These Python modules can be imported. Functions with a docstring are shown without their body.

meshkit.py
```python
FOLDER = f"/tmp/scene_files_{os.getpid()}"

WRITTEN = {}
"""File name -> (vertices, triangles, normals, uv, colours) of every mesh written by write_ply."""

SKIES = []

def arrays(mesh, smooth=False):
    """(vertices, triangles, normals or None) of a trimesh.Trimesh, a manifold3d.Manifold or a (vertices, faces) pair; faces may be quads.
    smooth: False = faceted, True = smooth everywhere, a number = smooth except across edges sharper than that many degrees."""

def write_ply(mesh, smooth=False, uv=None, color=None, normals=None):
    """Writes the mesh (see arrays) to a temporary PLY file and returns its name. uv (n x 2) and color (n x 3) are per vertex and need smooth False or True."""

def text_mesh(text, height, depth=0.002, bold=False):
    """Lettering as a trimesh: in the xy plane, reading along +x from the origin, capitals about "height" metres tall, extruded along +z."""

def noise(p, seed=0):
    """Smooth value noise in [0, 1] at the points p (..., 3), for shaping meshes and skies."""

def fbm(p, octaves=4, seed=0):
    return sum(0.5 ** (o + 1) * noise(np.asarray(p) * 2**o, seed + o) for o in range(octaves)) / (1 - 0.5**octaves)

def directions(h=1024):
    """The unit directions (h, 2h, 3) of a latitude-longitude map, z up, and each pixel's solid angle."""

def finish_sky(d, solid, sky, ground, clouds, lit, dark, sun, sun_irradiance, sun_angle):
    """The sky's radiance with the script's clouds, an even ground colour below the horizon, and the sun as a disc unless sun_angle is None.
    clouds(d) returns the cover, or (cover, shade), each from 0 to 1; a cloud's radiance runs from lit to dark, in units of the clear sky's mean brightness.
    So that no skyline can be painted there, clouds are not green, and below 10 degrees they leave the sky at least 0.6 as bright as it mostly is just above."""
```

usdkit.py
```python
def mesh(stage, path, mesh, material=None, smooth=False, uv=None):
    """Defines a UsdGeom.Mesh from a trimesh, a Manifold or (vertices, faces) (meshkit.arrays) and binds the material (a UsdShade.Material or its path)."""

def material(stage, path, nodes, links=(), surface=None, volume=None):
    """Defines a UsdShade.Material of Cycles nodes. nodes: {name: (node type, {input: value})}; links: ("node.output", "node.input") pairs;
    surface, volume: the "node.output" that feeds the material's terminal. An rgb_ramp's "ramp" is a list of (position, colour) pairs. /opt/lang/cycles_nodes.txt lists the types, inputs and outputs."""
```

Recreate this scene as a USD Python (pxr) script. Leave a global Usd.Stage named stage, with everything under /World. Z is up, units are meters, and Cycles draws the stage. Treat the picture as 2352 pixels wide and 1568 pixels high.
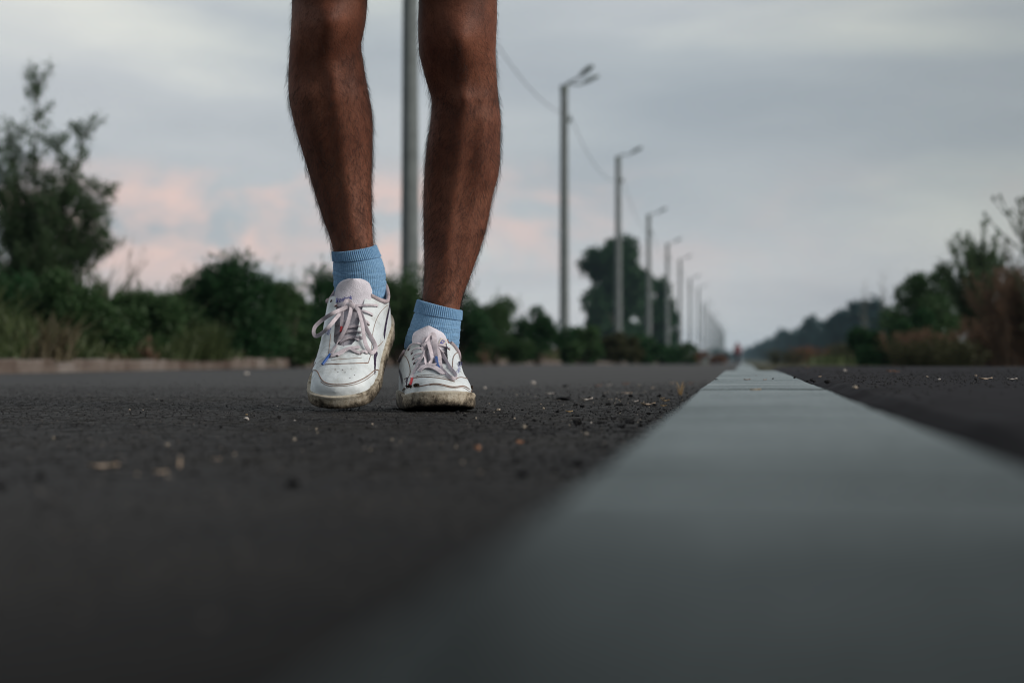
import math, numpy as np, trimesh, usdkit, meshkit
import manifold3d as m3
from scipy.interpolate import PchipInterpolator, CubicSpline
from pxr import Usd, UsdGeom, UsdLux, UsdShade, Gf, Sdf, Vt

stage = Usd.Stage.CreateInMemory()
UsdGeom.SetStageUpAxis(stage, UsdGeom.Tokens.z)
UsdGeom.SetStageMetersPerUnit(stage, 1.0)
UsdGeom.Xform.Define(stage, '/World')
UsdGeom.Scope.Define(stage, '/World/Looks')

# ------------------------------------------------------------------ camera
CAM = np.array([0.0, 0.0, 0.0815])
YAW, PITCH = math.radians(5.73), math.radians(0.391)
FH = np.array([-math.sin(YAW), math.cos(YAW), 0.0])
RH = np.array([math.cos(YAW), math.sin(YAW), 0.0])
F = FH * math.cos(PITCH) + np.array([0, 0, math.sin(PITCH)])
U = np.cross(RH, F)
FPX = 2352 * 50 / 22.3
cam = UsdGeom.Camera.Define(stage, '/World/camera')
cam.CreateFocalLengthAttr(50.0)
cam.CreateHorizontalApertureAttr(22.3)
cam.CreateFStopAttr(3.9)
cam.CreateFocusDistanceAttr(3.46)
cam.CreateClippingRangeAttr(Gf.Vec2f(0.02, 20000))
cam.CreateExposureAttr(1.3)
cam.AddTransformOp().Set(Gf.Matrix4d(*RH, 0, *U, 0, *(-F), 0, *CAM, 1))

# ------------------------------------------------------------------ light
SUN_DIR = np.array([0.86, -0.30, 0.40]); SUN_DIR /= np.linalg.norm(SUN_DIR)
sun = UsdLux.DistantLight.Define(stage, '/World/sun')
sun.CreateIntensityAttr(0.32); sun.CreateNormalizeAttr(True); sun.CreateAngleAttr(40.0)
sun.CreateColorAttr(Gf.Vec3f(1.0, 0.93, 0.86))
_x = np.cross([0, 0, 1.0], SUN_DIR); _x /= np.linalg.norm(_x); _y = np.cross(SUN_DIR, _x)
sun.AddTransformOp().Set(Gf.Matrix4d(*_x, 0, *_y, 0, *SUN_DIR, 0, 0, 0, 0, 1))

SKY = 0.1
sky_mat = usdkit.material(stage, '/World/Looks/overcast_sky', {
    'tc': ('texture_coordinate', {}),
    'sep': ('separate_xyz', {}),
    'sky': ('sky_texture', {'sky_type': 'single_scattering', 'sun_disc': False, 'sun_elevation': math.asin(SUN_DIR[2]), 'sun_rotation': math.atan2(SUN_DIR[0], SUN_DIR[1])}),
    # layered grey cloud, drawn out along the horizon
    'map1': ('mapping', {'scale': (4.6, 4.6, 18.0), 'location': (13.3, 1.1, 0.7), 'rotation': (0.0, 0.02, 0)}),
    'n1': ('noise_texture', {'scale': 1.0, 'detail': 5.0, 'roughness': 0.52, 'distortion': 0.35}),
    'r1': ('rgb_ramp', {'ramp': [(0.30, (1.70, 1.84, 1.99)), (0.50, (2.00, 2.13, 2.23)), (0.70, (2.68, 2.76, 2.62))]}),
    # wide banks: thick grey to the right, thinner to the left
    'map2': ('mapping', {'scale': (2.2, 2.2, 7.0), 'location': (12.0, 3.0, 0.9)}),
    'n2': ('noise_texture', {'scale': 1.0, 'detail': 2.0, 'roughness': 0.45}),
    'r2': ('rgb_ramp', {'ramp': [(0.34, (0.72, 0.77, 0.79)), (0.62, (1.10, 1.07, 1.05))]}),
    'bank': ('mix_color', {'blend_type': 'multiply', 'fac': 1.0, 'use_clamp': False}),
    # pink-lit cumulus low over the horizon
    'map3': ('mapping', {'scale': (19.0, 19.0, 34.0), 'location': (21.0, 3.0, 0.7)}),
    'n3': ('noise_texture', {'scale': 1.0, 'detail': 4.0, 'roughness': 0.55, 'distortion': 0.3}),
    'r3': ('rgb_ramp', {'ramp': [(0.45, (0, 0, 0)), (0.62, (0.92, 0.92, 0.92))]}),
    'band': ('rgb_ramp', {'ramp': [(0.0, (0, 0, 0)), (0.018, (0.2, 0.2, 0.2)), (0.045, (1, 1, 1)), (0.07, (1, 1, 1)), (0.088, (0, 0, 0))]}),
    'pm': ('mix_color', {'blend_type': 'multiply', 'fac': 1.0}),
    'pinkfac': ('rgb_to_bw', {}), 'west': ('map_range', {'range_type': 'smoothstep', 'clamp': True, 'from_min': -0.19, 'from_max': 0.02, 'to_min': 1.0, 'to_max': 0.12}), 'pw': ('math', {'math_type': 'multiply'}),
    'pink': ('mix_color', {'blend_type': 'mix', 'b': (3.0, 2.22, 2.02), 'use_clamp': False}),
    # overcast brightens towards the zenith
    'zen': ('rgb_ramp', {'ramp': [(0.0, (0.98, 0.98, 1.0)), (0.15, (1.0, 1.0, 1.0)), (1.0, (1.05, 1.05, 1.08))]}),
    # the evening side ahead is bright, the sky behind the lens already dim
    'dim': ('map_range', {'range_type': 'smoothstep', 'clamp': True, 'from_min': -0.9, 'from_max': 0.75, 'to_min': 0.50, 'to_max': 1.0}),
    'thick': ('map_range', {'range_type': 'smoothstep', 'clamp': True, 'from_min': -0.06, 'from_max': 0.16, 'to_min': 1.05, 'to_max': 0.80}),   # the cloud is thicker to the right of the road
    'dt': ('math', {'math_type': 'multiply'}),
    'dm': ('vector_math', {'math_type': 'scale'}),
    'zm': ('mix_color', {'blend_type': 'multiply', 'fac': 1.0, 'use_clamp': False}),
    'cover': ('mix_color', {'blend_type': 'mix', 'fac': 0.97, 'use_clamp': False}),
    'bg': ('background_shader', {'strength': SKY}),
}, [('tc.generated', 'sep.vector'), ('tc.generated', 'map1.vector'), ('tc.generated', 'map2.vector'), ('tc.generated', 'map3.vector'),
    ('map1.vector', 'n1.vector'), ('n1.fac', 'r1.fac'), ('map2.vector', 'n2.vector'), ('n2.fac', 'r2.fac'),
    ('r1.color', 'bank.a'), ('r2.color', 'bank.b'), ('map3.vector', 'n3.vector'), ('n3.fac', 'r3.fac'), ('sep.z', 'band.fac'),
    ('r3.color', 'pm.a'), ('band.color', 'pm.b'), ('pm.result', 'pinkfac.color'), ('sep.x', 'west.value'), ('pinkfac.val', 'pw.value1'), ('west.result', 'pw.value2'), ('pw.value', 'pink.fac'), ('bank.result', 'pink.a'),
    ('sep.z', 'zen.fac'), ('pink.result', 'zm.a'), ('zen.color', 'zm.b'), ('sky.color', 'cover.a'), ('zm.result', 'cover.b'), ('sep.y', 'dim.value'), ('cover.result', 'dm.vector1'), ('sep.x', 'thick.value'), ('dim.result', 'dt.value1'), ('thick.result', 'dt.value2'), ('dt.value', 'dm.scale'), ('dm.vector', 'bg.color')],
    surface='bg.background')
dome = UsdLux.DomeLight.Define(stage, '/World/sky')
dome.CreateIntensityAttr(1.0)
UsdShade.MaterialBindingAPI.Apply(dome.GetPrim()).Bind(sky_mat)
dome.GetPrim().SetCustomDataByKey('kind', 'structure')
dome.GetPrim().SetCustomDataByKey('label', 'pale overcast evening sky with pink lit clouds low down')

# ------------------------------------------------------------------ helpers
used = {}
def numbered(parent, name):
    key = (parent, name); k = used.get(key, 0); used[key] = k + 1
    return f'{parent}/{name}' if k == 0 else f'{parent}/{name}_{k:03d}'
def tag(prim, label=None, cat=None, group=None, kind=None):
    for k, v in (('label', label), ('category', cat), ('group', group), ('kind', kind)):
        if v: prim.SetCustomDataByKey(k, v)
    return prim
def path_of(parent):
    return '/World' if parent is None else str(parent.GetPath())
def obj(name, mesh, mat, parent=None, smooth=False, **kw):
    m = usdkit.mesh(stage, numbered(path_of(parent), name), mesh, mat, smooth=smooth)
    return tag(m.GetPrim(), **kw)
def thing(name, label=None, cat=None, loc=None, mat4=None, parent=None, group=None, kind=None, rotz=0.0):
    x = UsdGeom.Xform.Define(stage, numbered(path_of(parent), name))
    if mat4 is not None: x.AddTransformOp().Set(Gf.Matrix4d(*[float(q) for q in np.asarray(mat4).T.ravel()]))
    elif loc is not None:
        x.AddTranslateOp().Set(Gf.Vec3d(*[float(q) for q in loc]))
        if rotz: x.AddRotateZOp().Set(float(rotz))
    return tag(x.GetPrim(), label, cat, group, kind)
def ref_copy(proto, name, loc, rotz=0.0, scale=1.0, **kw):
    x = UsdGeom.Xform.Define(stage, numbered('/World', name)); p = x.GetPrim()
    p.GetReferences().AddInternalReference(proto.GetPath()); p.SetInstanceable(True)
    x.ClearXformOpOrder()
    x.AddTranslateOp(opSuffix='place').Set(Gf.Vec3d(*[float(q) for q in loc]))
    x.AddRotateZOp(opSuffix='place').Set(float(rotz))
    x.AddScaleOp(opSuffix='place').Set(Gf.Vec3f(*np.broadcast_to(np.asarray(scale, float), 3)))
    return tag(p, **kw)
def ray(px, py):
    d = F + RH * (px - 1176) / FPX + U * (784 - py) / FPX
    return d / np.linalg.norm(d)
def at(px, py, depth):          # the point seen at a pixel (of a 2352 wide picture) at a distance along the lens axis
    d = F + RH * (px - 1176) / FPX + U * (784 - py) / FPX
    return CAM + d * depth
def at_y(px, py, y):            # ... at a distance along the road
    d = ray(px, py); return CAM + d * (y / d[1])
def on_plane(px, py, z=0.0):
    d = ray(px, py); return CAM + d * ((z - CAM[2]) / d[2])
def terrain(y):                 # the road runs flat past the walker, then falls away gently
    y = np.asarray(y, float)
    s = np.where(y > 60, y - 28, 6 * np.log1p(np.exp(np.clip((y - 28) / 6, -30, 30))))
    return -0.0035 * np.where(s > 190, 190 + (s - 190) * 0.12, s)
def cat(parts):
    vs, fs, n = [], [], 0
    for v, f in parts:
        v = np.asarray(v, float); f = np.asarray(f, int)
        if f.shape[1] == 4: f = np.vstack([f[:, [0, 1, 2]], f[:, [0, 2, 3]]])
        vs.append(v); fs.append(f + n); n += len(v)
    return np.vstack(vs), np.vstack(fs)
def loft(rings, closed=True, caps=True):
    rings = np.asarray(rings, float); n, m, _ = rings.shape
    v = rings.reshape(-1, 3); i, j = np.meshgrid(np.arange(n - 1), np.arange(m if closed else m - 1), indexing='ij')
    a = i * m + j; b = i * m + (j + 1) % m; c = (i + 1) * m + (j + 1) % m; d = (i + 1) * m + j
    f = np.stack([a, b, c, d], -1).reshape(-1, 4)
    f = np.vstack([f[:, [0, 1, 2]], f[:, [0, 2, 3]]])
    if caps and closed:
        v = np.vstack([v, rings[0].mean(0), rings[-1].mean(0)]); k = len(v) - 2; q = np.arange(m)
        f = np.vstack([f, np.stack([np.full(m, k), (q + 1) % m, q], 1), np.stack([np.full(m, k + 1), (n - 1) * m + q, (n - 1) * m + (q + 1) % m], 1)])
    return v, f
def frames(p):
    p = np.asarray(p, float); t = np.gradient(p, axis=0); t /= np.maximum(np.linalg.norm(t, axis=1, keepdims=True), 1e-12)
    return t
def tube(p, r, sides=6):
    p = np.asarray(p, float); t = frames(p); r = np.broadcast_to(np.asarray(r, float), len(p))
    n = np.cross(t[0], [0, 0, 1.0] if abs(t[0][2]) < 0.9 else [1.0, 0, 0]); n /= np.linalg.norm(n)
    rings = []
    a = np.arange(sides) * 2 * np.pi / sides
    for k in range(len(p)):
        n = n - t[k] * (n @ t[k]); n /= np.linalg.norm(n); b = np.cross(t[k], n)
        rings.append(p[k] + r[k] * (np.cos(a)[:, None] * n + np.sin(a)[:, None] * b))
    return loft(rings)
def ribbon(p, nrm, width, thick):
    p = np.asarray(p, float); t = frames(p); nrm = np.broadcast_to(np.asarray(nrm, float), p.shape)
    w = np.cross(t, nrm); w /= np.maximum(np.linalg.norm(w, axis=1, keepdims=True), 1e-9); n = np.cross(w, t)
    width = np.broadcast_to(np.asarray(width, float), len(p))[:, None] / 2
    prof = [(-1, 0), (-0.86, 1), (0, 1.15), (0.86, 1), (1, 0), (0.86, -1), (0, -1.15), (-0.86, -1)]
    rings = np.stack([p + w * width * a + n * (thick / 2) * b for a, b in prof], 1)
    return loft(rings)
def spline(pts, n):
    pts = np.asarray(pts, float)
    d = np.r_[0, np.cumsum(np.maximum(np.linalg.norm(np.diff(pts, axis=0), axis=1), 1e-9) ** 0.6)]
    if len(pts) < 3: return np.stack([np.interp(np.linspace(0, d[-1], n), d, pts[:, k]) for k in range(pts.shape[1])], 1)
    return CubicSpline(d, pts)(np.linspace(0, d[-1], n))
def sphere(c, r, level=1, scale=(1, 1, 1)):
    m = trimesh.creation.icosphere(level, 1.0); return m.vertices * (np.asarray(scale) * r) + c, m.faces
def raycast(o, d, tri):         # nearest hit of one ray on triangles (n,3,3): point and normal, or None
    e1, e2 = tri[:, 1] - tri[:, 0], tri[:, 2] - tri[:, 0]
    h = np.cross(d, e2); a = (e1 * h).sum(1); ok = np.abs(a) > 1e-14; fi = 1 / np.where(ok, a, 1)
    s = o - tri[:, 0]; u = fi * (s * h).sum(1); q = np.cross(s, e1); v = fi * (q @ d); t = fi * (e2 * q).sum(1)
    ok &= (u >= -1e-6) & (v >= -1e-6) & (u + v <= 1 + 1e-6) & (t > 1e-6)
    if not ok.any(): return None
    k = np.argmin(np.where(ok, t, np.inf)); n = np.cross(e1[k], e2[k]); n /= max(np.linalg.norm(n), 1e-12)
    return o + d * t[k], (n if n @ d < 0 else -n)
def pip(x, y, poly):            # points in polygon
    poly = np.asarray(poly, float); inside = np.zeros(len(x), bool); j = len(poly) - 1
    for i in range(len(poly)):
        (xi, yi), (xj, yj) = poly[i], poly[j]
        c = ((yi > y) != (yj > y)) & (x < (xj - xi) * (y - yi) / (yj - yi + 1e-12) + xi); inside ^= c; j = i
    return inside

# ------------------------------------------------------------------ materials
def mat(name, nodes, links, surface='p.BSDF', volume=None):
    return usdkit.material(stage, f'/World/Looks/{name}', nodes, links, surface=surface, volume=volume)
def plain(name, c, rough=0.7, spec=0.4, var=0.15, scale=30.0, bump=0.0, bscale=200.0, coords='object', extra=None):
    c = np.asarray(c, float)
    nodes = {'tc': ('texture_coordinate', {}), 'n': ('noise_texture', {'scale': scale, 'detail': 4.0, 'roughness': 0.6}),
             'r': ('rgb_ramp', {'ramp': [(0.3, tuple(c * (1 - var))), (0.7, tuple(np.minimum(c * (1 + var), 1)))]}),
             'p': ('principled_bsdf', {'roughness': rough, 'specular_ior_level': spec, **(extra or {})})}
    links = [(f'tc.{coords}', 'n.vector'), ('n.fac', 'r.fac'), ('r.color', 'p.base_color')]
    if bump:
        nodes |= {'bn': ('noise_texture', {'scale': bscale, 'detail': 3.0}), 'b': ('bump', {'strength': 1.0, 'distance': bump})}
        links += [(f'tc.{coords}', 'bn.vector'), ('bn.fac', 'b.height'), ('b.normal', 'p.normal')]
    return mat(name, nodes, links)

def asphalt(name, base, dust, sheen=(0.155, 0.150, 0.146)):
    base, dust = np.asarray(base), np.asarray(dust)
    return mat(name, {
        'g': ('geometry', {}),
        'fine': ('noise_texture', {'scale': 260.0, 'detail': 3.0, 'roughness': 0.7}),
        'fr': ('rgb_ramp', {'ramp': [(0.32, tuple(base * 0.45)), (0.52, tuple(base)), (0.70, tuple(base * 1.9))]}),
        'big': ('noise_texture', {'scale': 3.1, 'detail': 5.0, 'roughness': 0.6}),
        'br': ('rgb_ramp', {'ramp': [(0.42, (0.0, 0, 0)), (0.62, (0.85, 0.85, 0.85))]}),
        'bw': ('rgb_to_bw', {}),
        'mx': ('mix_color', {'b': tuple(dust)}),
        'bn': ('noise_texture', {'scale': 140.0, 'detail': 4.0, 'roughness': 0.75}),
        'b': ('bump', {'strength': 0.8, 'distance': 0.0032}),
        'd': ('diffuse_bsdf', {'roughness': 0.6}), 'gl': ('glossy_bsdf', {'roughness': 0.42, 'color': sheen}), 'fr2': ('fresnel', {'IOR': 1.05}), 'p': ('mix_closure', {})},
        [('mx.result', 'd.color'), ('d.BSDF', 'p.closure1'), ('gl.BSDF', 'p.closure2'), ('fr2.fac', 'p.fac'), ('b.normal', 'gl.normal'), ('b.normal', 'd.normal'), ('g.position', 'fine.vector'), ('fine.fac', 'fr.fac'), ('g.position', 'big.vector'), ('big.fac', 'br.fac'), ('br.color', 'bw.color'), ('bw.val', 'mx.fac'),
         ('fr.color', 'mx.a'), ('g.position', 'bn.vector'), ('bn.fac', 'b.height')], surface='p.closure')

M = {}
M['asphalt'] = asphalt('road_asphalt', (0.0122, 0.0122, 0.0125), (0.0225, 0.021, 0.0178))
M['asphalt_path'] = asphalt('path_asphalt', (0.0095, 0.0092, 0.0098), (0.015, 0.0138, 0.013), (0.080, 0.077, 0.080))
M['concrete'] = mat('kerb_concrete', {
    'g': ('geometry', {}), 'n': ('noise_texture', {'scale': 7.0, 'detail': 6.0, 'roughness': 0.7}),
    'r': ('rgb_ramp', {'ramp': [(0.28, (0.011, 0.0145, 0.015)), (0.5, (0.022, 0.0275, 0.0285)), (0.72, (0.041, 0.048, 0.048))]}),
    's': ('noise_texture', {'scale': 240.0, 'detail': 3.0, 'roughness': 0.7}), 'sr': ('rgb_ramp', {'ramp': [(0.30, (0.45, 0.45, 0.45)), (0.58, (1, 1, 1))]}),
    'm': ('mix_color', {'blend_type': 'multiply', 'fac': 1.0}),
    'w': ('noise_texture', {'scale': 5.0, 'detail': 5.0, 'roughness': 0.7}), 'wr': ('rgb_ramp', {'ramp': [(0.35, (0.42, 0.465, 0.465)), (0.65, (0.68, 0.735, 0.73))]}),
    'm2': ('mix_color', {'blend_type': 'multiply', 'fac': 1.0}),
    'bn': ('noise_texture', {'scale': 160.0, 'detail': 5.0, 'roughness': 0.7}), 'b': ('bump', {'strength': 0.6, 'distance': 0.0008}),
    'd': ('diffuse_bsdf', {'roughness': 0.5}), 'gl': ('glossy_bsdf', {'roughness': 0.26}), 'f': ('fresnel', {'IOR': 1.04}), 'p': ('mix_closure', {})},
    [('g.position', 'n.vector'), ('n.fac', 'r.fac'), ('g.position', 's.vector'), ('s.fac', 'sr.fac'), ('r.color', 'm.a'), ('sr.color', 'm.b'), ('m.result', 'd.color'),
     ('g.position', 'w.vector'), ('w.fac', 'wr.fac'), ('wr.color', 'm2.a'), ('sr.color', 'm2.b'), ('m2.result', 'gl.color'),
     ('g.position', 'bn.vector'), ('bn.fac', 'b.height'), ('b.normal', 'd.normal'), ('b.normal', 'gl.normal'), ('d.BSDF', 'p.closure1'), ('gl.BSDF', 'p.closure2'), ('f.fac', 'p.fac')], surface='p.closure')
M['kerb_far'] = mat('weathered_kerb', {
    'g': ('geometry', {}), 'n': ('noise_texture', {'scale': 1.6, 'detail': 5.0, 'roughness': 0.7}),
    'r': ('rgb_ramp', {'ramp': [(0.36, (0.055, 0.036, 0.027)), (0.50, (0.115, 0.092, 0.078)), (0.64, (0.18, 0.16, 0.148))]}),
    'p': ('principled_bsdf', {'roughness': 0.85, 'specular_ior_level': 0.25})},
    [('g.position', 'n.vector'), ('n.fac', 'r.fac'), ('r.color', 'p.base_color')])
M['soil'] = plain('verge_soil', (0.062, 0.060, 0.034), 0.95, 0.1, 0.5, 2.5, coords='object')
M['pole'] = plain('pole_concrete', (0.135, 0.155, 0.157), 0.8, 0.3, 0.18, 4.0)
M['lamp'] = plain('lamp_metal', (0.10, 0.13, 0.12), 0.5, 0.5, 0.1, 8.0)
M['cable'] = plain('cable_black', (0.06, 0.06, 0.06), 0.6, 0.3)
M['crumb'] = plain('asphalt_crumb', (0.010, 0.010, 0.011), 0.9, 0.25, 0.4, 200.0, 0.002, 500.0)
M['grain_dark'] = plain('grain_dark', (0.021, 0.021, 0.0215), 0.9, 0.2)
M['grain_mid'] = plain('grain_mid', (0.035, 0.035, 0.0355), 0.9, 0.2)
M['grain_light'] = plain('grain_light', (0.095, 0.087, 0.08), 0.9, 0.2)
M['pebble'] = plain('pale_pebble', (0.30, 0.26, 0.21), 0.8, 0.3, 0.35, 150.0)
M['dry_leaf'] = plain('dry_leaf', (0.42, 0.33, 0.25), 0.75, 0.3, 0.3, 120.0)
M['white_chip'] = plain('white_chip', (0.50, 0.46, 0.42), 0.7, 0.3, 0.2, 150.0)
M['straw'] = plain('straw', (0.40, 0.28, 0.14), 0.75, 0.3, 0.35, 150.0)
M['orange_leaf'] = plain('orange_leaf', (0.24, 0.12, 0.07), 0.75, 0.3, 0.3, 120.0)

M['skin'] = mat('skin', {
    'tc': ('texture_coordinate', {}),
    'n': ('noise_texture', {'scale': 16.0, 'detail': 4.0, 'roughness': 0.6}),
    'r': ('rgb_ramp', {'ramp': [(0.3, (0.108, 0.038, 0.023)), (0.5, (0.172, 0.064, 0.038)), (0.72, (0.235, 0.095, 0.057))]}),
    'n2': ('noise_texture', {'scale': 320.0, 'detail': 3.0}), 'r2': ('rgb_ramp', {'ramp': [(0.32, (0.72, 0.68, 0.66)), (0.55, (1, 1, 1))]}),
    'm': ('mix_color', {'blend_type': 'multiply', 'fac': 0.8}),
    'bn': ('noise_texture', {'scale': 420.0, 'detail': 3.0}), 'b': ('bump', {'strength': 0.5, 'distance': 0.0012}),
    'p': ('principled_bsdf', {'roughness': 0.6, 'specular_ior_level': 0.25, 'subsurface_weight': 0.12, 'subsurface_scale': 0.006, 'subsurface_radius': (1.0, 0.35, 0.2)})},
    [('tc.object', 'n.vector'), ('n.fac', 'r.fac'), ('tc.object', 'n2.vector'), ('n2.fac', 'r2.fac'), ('r.color', 'm.a'), ('r2.color', 'm.b'), ('m.result', 'p.base_color'),
     ('tc.object', 'bn.vector'), ('bn.fac', 'b.height'), ('b.normal', 'p.normal')])
M['hair'] = plain('leg_hair', (0.012, 0.008, 0.006), 0.5, 0.3)
M['sock'] = mat('sock_knit', {
    'tc': ('texture_coordinate', {}), 'n': ('noise_texture', {'scale': 260.0, 'detail': 3.0, 'roughness': 0.7}),
    'r': ('rgb_ramp', {'ramp': [(0.3, (0.125, 0.25, 0.42)), (0.55, (0.18, 0.335, 0.52)), (0.75, (0.27, 0.43, 0.60))]}),
        'p': ('principled_bsdf', {'roughness': 0.95, 'specular_ior_level': 0.1, 'sheen_weight': 0.25, 'sheen_roughness': 0.5, 'sheen_tint': (0.7, 0.85, 1.0)})},
    [('tc.object', 'n.vector'), ('n.fac', 'r.fac'), ('r.color', 'p.base_color')])
def leather(name, base):
    base = np.asarray(base)
    return mat(name, {
        'tc': ('texture_coordinate', {}),
        'n': ('noise_texture', {'scale': 28.0, 'detail': 6.0, 'roughness': 0.7}),
        'r': ('rgb_ramp', {'ramp': [(0.30, tuple(base * (0.62, 0.59, 0.55))), (0.50, tuple(base * 0.93)), (0.75, tuple(base * 1.03))]}),
        'd': ('noise_texture', {'scale': 95.0, 'detail': 6.0, 'roughness': 0.75}),
        'dr': ('rgb_ramp', {'ramp': [(0.0, (0.42, 0.33, 0.24)), (0.255, (0.5, 0.42, 0.33)), (0.33, (1, 1, 1))]}),
        'm': ('mix_color', {'blend_type': 'multiply', 'fac': 1.0}),
        'bn': ('noise_texture', {'scale': 60.0, 'detail': 5.0}), 'b': ('bump', {'strength': 0.5, 'distance': 0.0025}),
        'p': ('principled_bsdf', {'roughness': 0.46, 'specular_ior_level': 0.45})},
        [('tc.object', 'n.vector'), ('n.fac', 'r.fac'), ('tc.object', 'd.vector'), ('d.fac', 'dr.fac'), ('r.color', 'm.a'), ('dr.color', 'm.b'), ('m.result', 'p.base_color'),
         ('tc.object', 'bn.vector'), ('bn.fac', 'b.height'), ('b.normal', 'p.normal')])
M['leather'] = leather('white_leather', (0.66, 0.72, 0.745))
M['tongue'] = plain('tongue_fabric', (0.62, 0.60, 0.66), 0.9, 0.2, 0.22, 40.0, 0.001, 500.0)
M['collar'] = plain('collar_lining', (0.36, 0.31, 0.33), 0.95, 0.1, 0.3, 80.0, 0.001, 600.0)
M['lace'] = plain('lace_cotton', (0.55, 0.50, 0.54), 0.95, 0.1, 0.28, 60.0, 0.0006, 1500.0)
M['thread'] = plain('dirty_seam', (0.24, 0.17, 0.14), 0.9, 0.1, 0.4, 70.0)
M['eyelet'] = plain('eyelet_dark', (0.09, 0.055, 0.05), 0.8, 0.2)
M['blue'] = plain('blue_tip', (0.012, 0.075, 0.30), 0.4, 0.5)
M['red'] = plain('red_tip', (0.52, 0.035, 0.045), 0.4, 0.5)
M['logo_blue'] = plain('print_blue', (0.05, 0.06, 0.32), 0.6, 0.3)
M['stripe'] = plain('stripe_purple', (0.035, 0.022, 0.05), 0.6, 0.3)
M['mud'] = plain('dry_mud', (0.030, 0.022, 0.016), 0.95, 0.1, 0.5, 300.0)
M['sole'] = mat('dirty_rubber', {
    'tc': ('texture_coordinate', {}), 'sep': ('separate_xyz', {}),
    'n': ('noise_texture', {'scale': 42.0, 'detail': 7.0, 'roughness': 0.72}),
    'n2': ('noise_texture', {'scale': 210.0, 'detail': 4.0, 'roughness': 0.7}),
    'zs': ('math', {'math_type': 'multiply', 'value2': -11.0}),      # more mud low down on the rubber
    'ad': ('math', {'math_type': 'add'}), 'n2s': ('math', {'math_type': 'multiply', 'value2': 0.35}), 'ad2': ('math', {'math_type': 'add'}),
    'r': ('rgb_ramp', {'ramp': [(0.30, (0.50, 0.46, 0.38)), (0.43, (0.34, 0.295, 0.225)), (0.54, (0.13, 0.108, 0.08)), (0.65, (0.03, 0.025, 0.02))]}),
    'b': ('bump', {'strength': 0.7, 'distance': 0.002}),
    'p': ('principled_bsdf', {'roughness': 0.85, 'specular_ior_level': 0.2})},
    [('tc.object', 'n.vector'), ('tc.object', 'n2.vector'), ('tc.object', 'sep.vector'), ('sep.z', 'zs.value1'), ('zs.value', 'ad.value1'), ('n.fac', 'ad.value2'),
     ('n2.fac', 'n2s.value1'), ('n2s.value', 'ad2.value1'), ('ad.value', 'ad2.value2'), ('ad2.value', 'r.fac'), ('r.color', 'p.base_color'), ('n2.fac', 'b.height'), ('b.normal', 'p.normal')])
M['outsole'] = plain('outsole', (0.05, 0.042, 0.035), 0.9, 0.15, 0.4, 80.0)

def foliage(name, c, trans=0.3, var=0.35):
    c = np.asarray(c, float)
    return mat(name, {
        'g': ('geometry', {}), 'r': ('rgb_ramp', {'ramp': [(0.0, tuple(c * (1 - var))), (0.6, tuple(c)), (1.0, tuple(np.minimum(c * (1 + 1.2 * var), 1)))]}),
        'd': ('diffuse_bsdf', {}), 't': ('translucent_bsdf', {}), 'gl': ('glossy_bsdf', {'roughness': 0.5, 'color': (0.5, 0.5, 0.5)}),
        'm': ('mix_closure', {'fac': trans}), 'm2': ('mix_closure', {'fac': 0.03})},
        [('g.random_per_island', 'r.fac'), ('r.color', 'd.color'), ('r.color', 't.color'), ('d.BSDF', 'm.closure1'), ('t.BSDF', 'm.closure2'), ('m.closure', 'm2.closure1'), ('gl.BSDF', 'm2.closure2')],
        surface='m2.closure')
M['leaf_green'] = foliage('leaf_green', (0.060, 0.128, 0.045))
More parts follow.
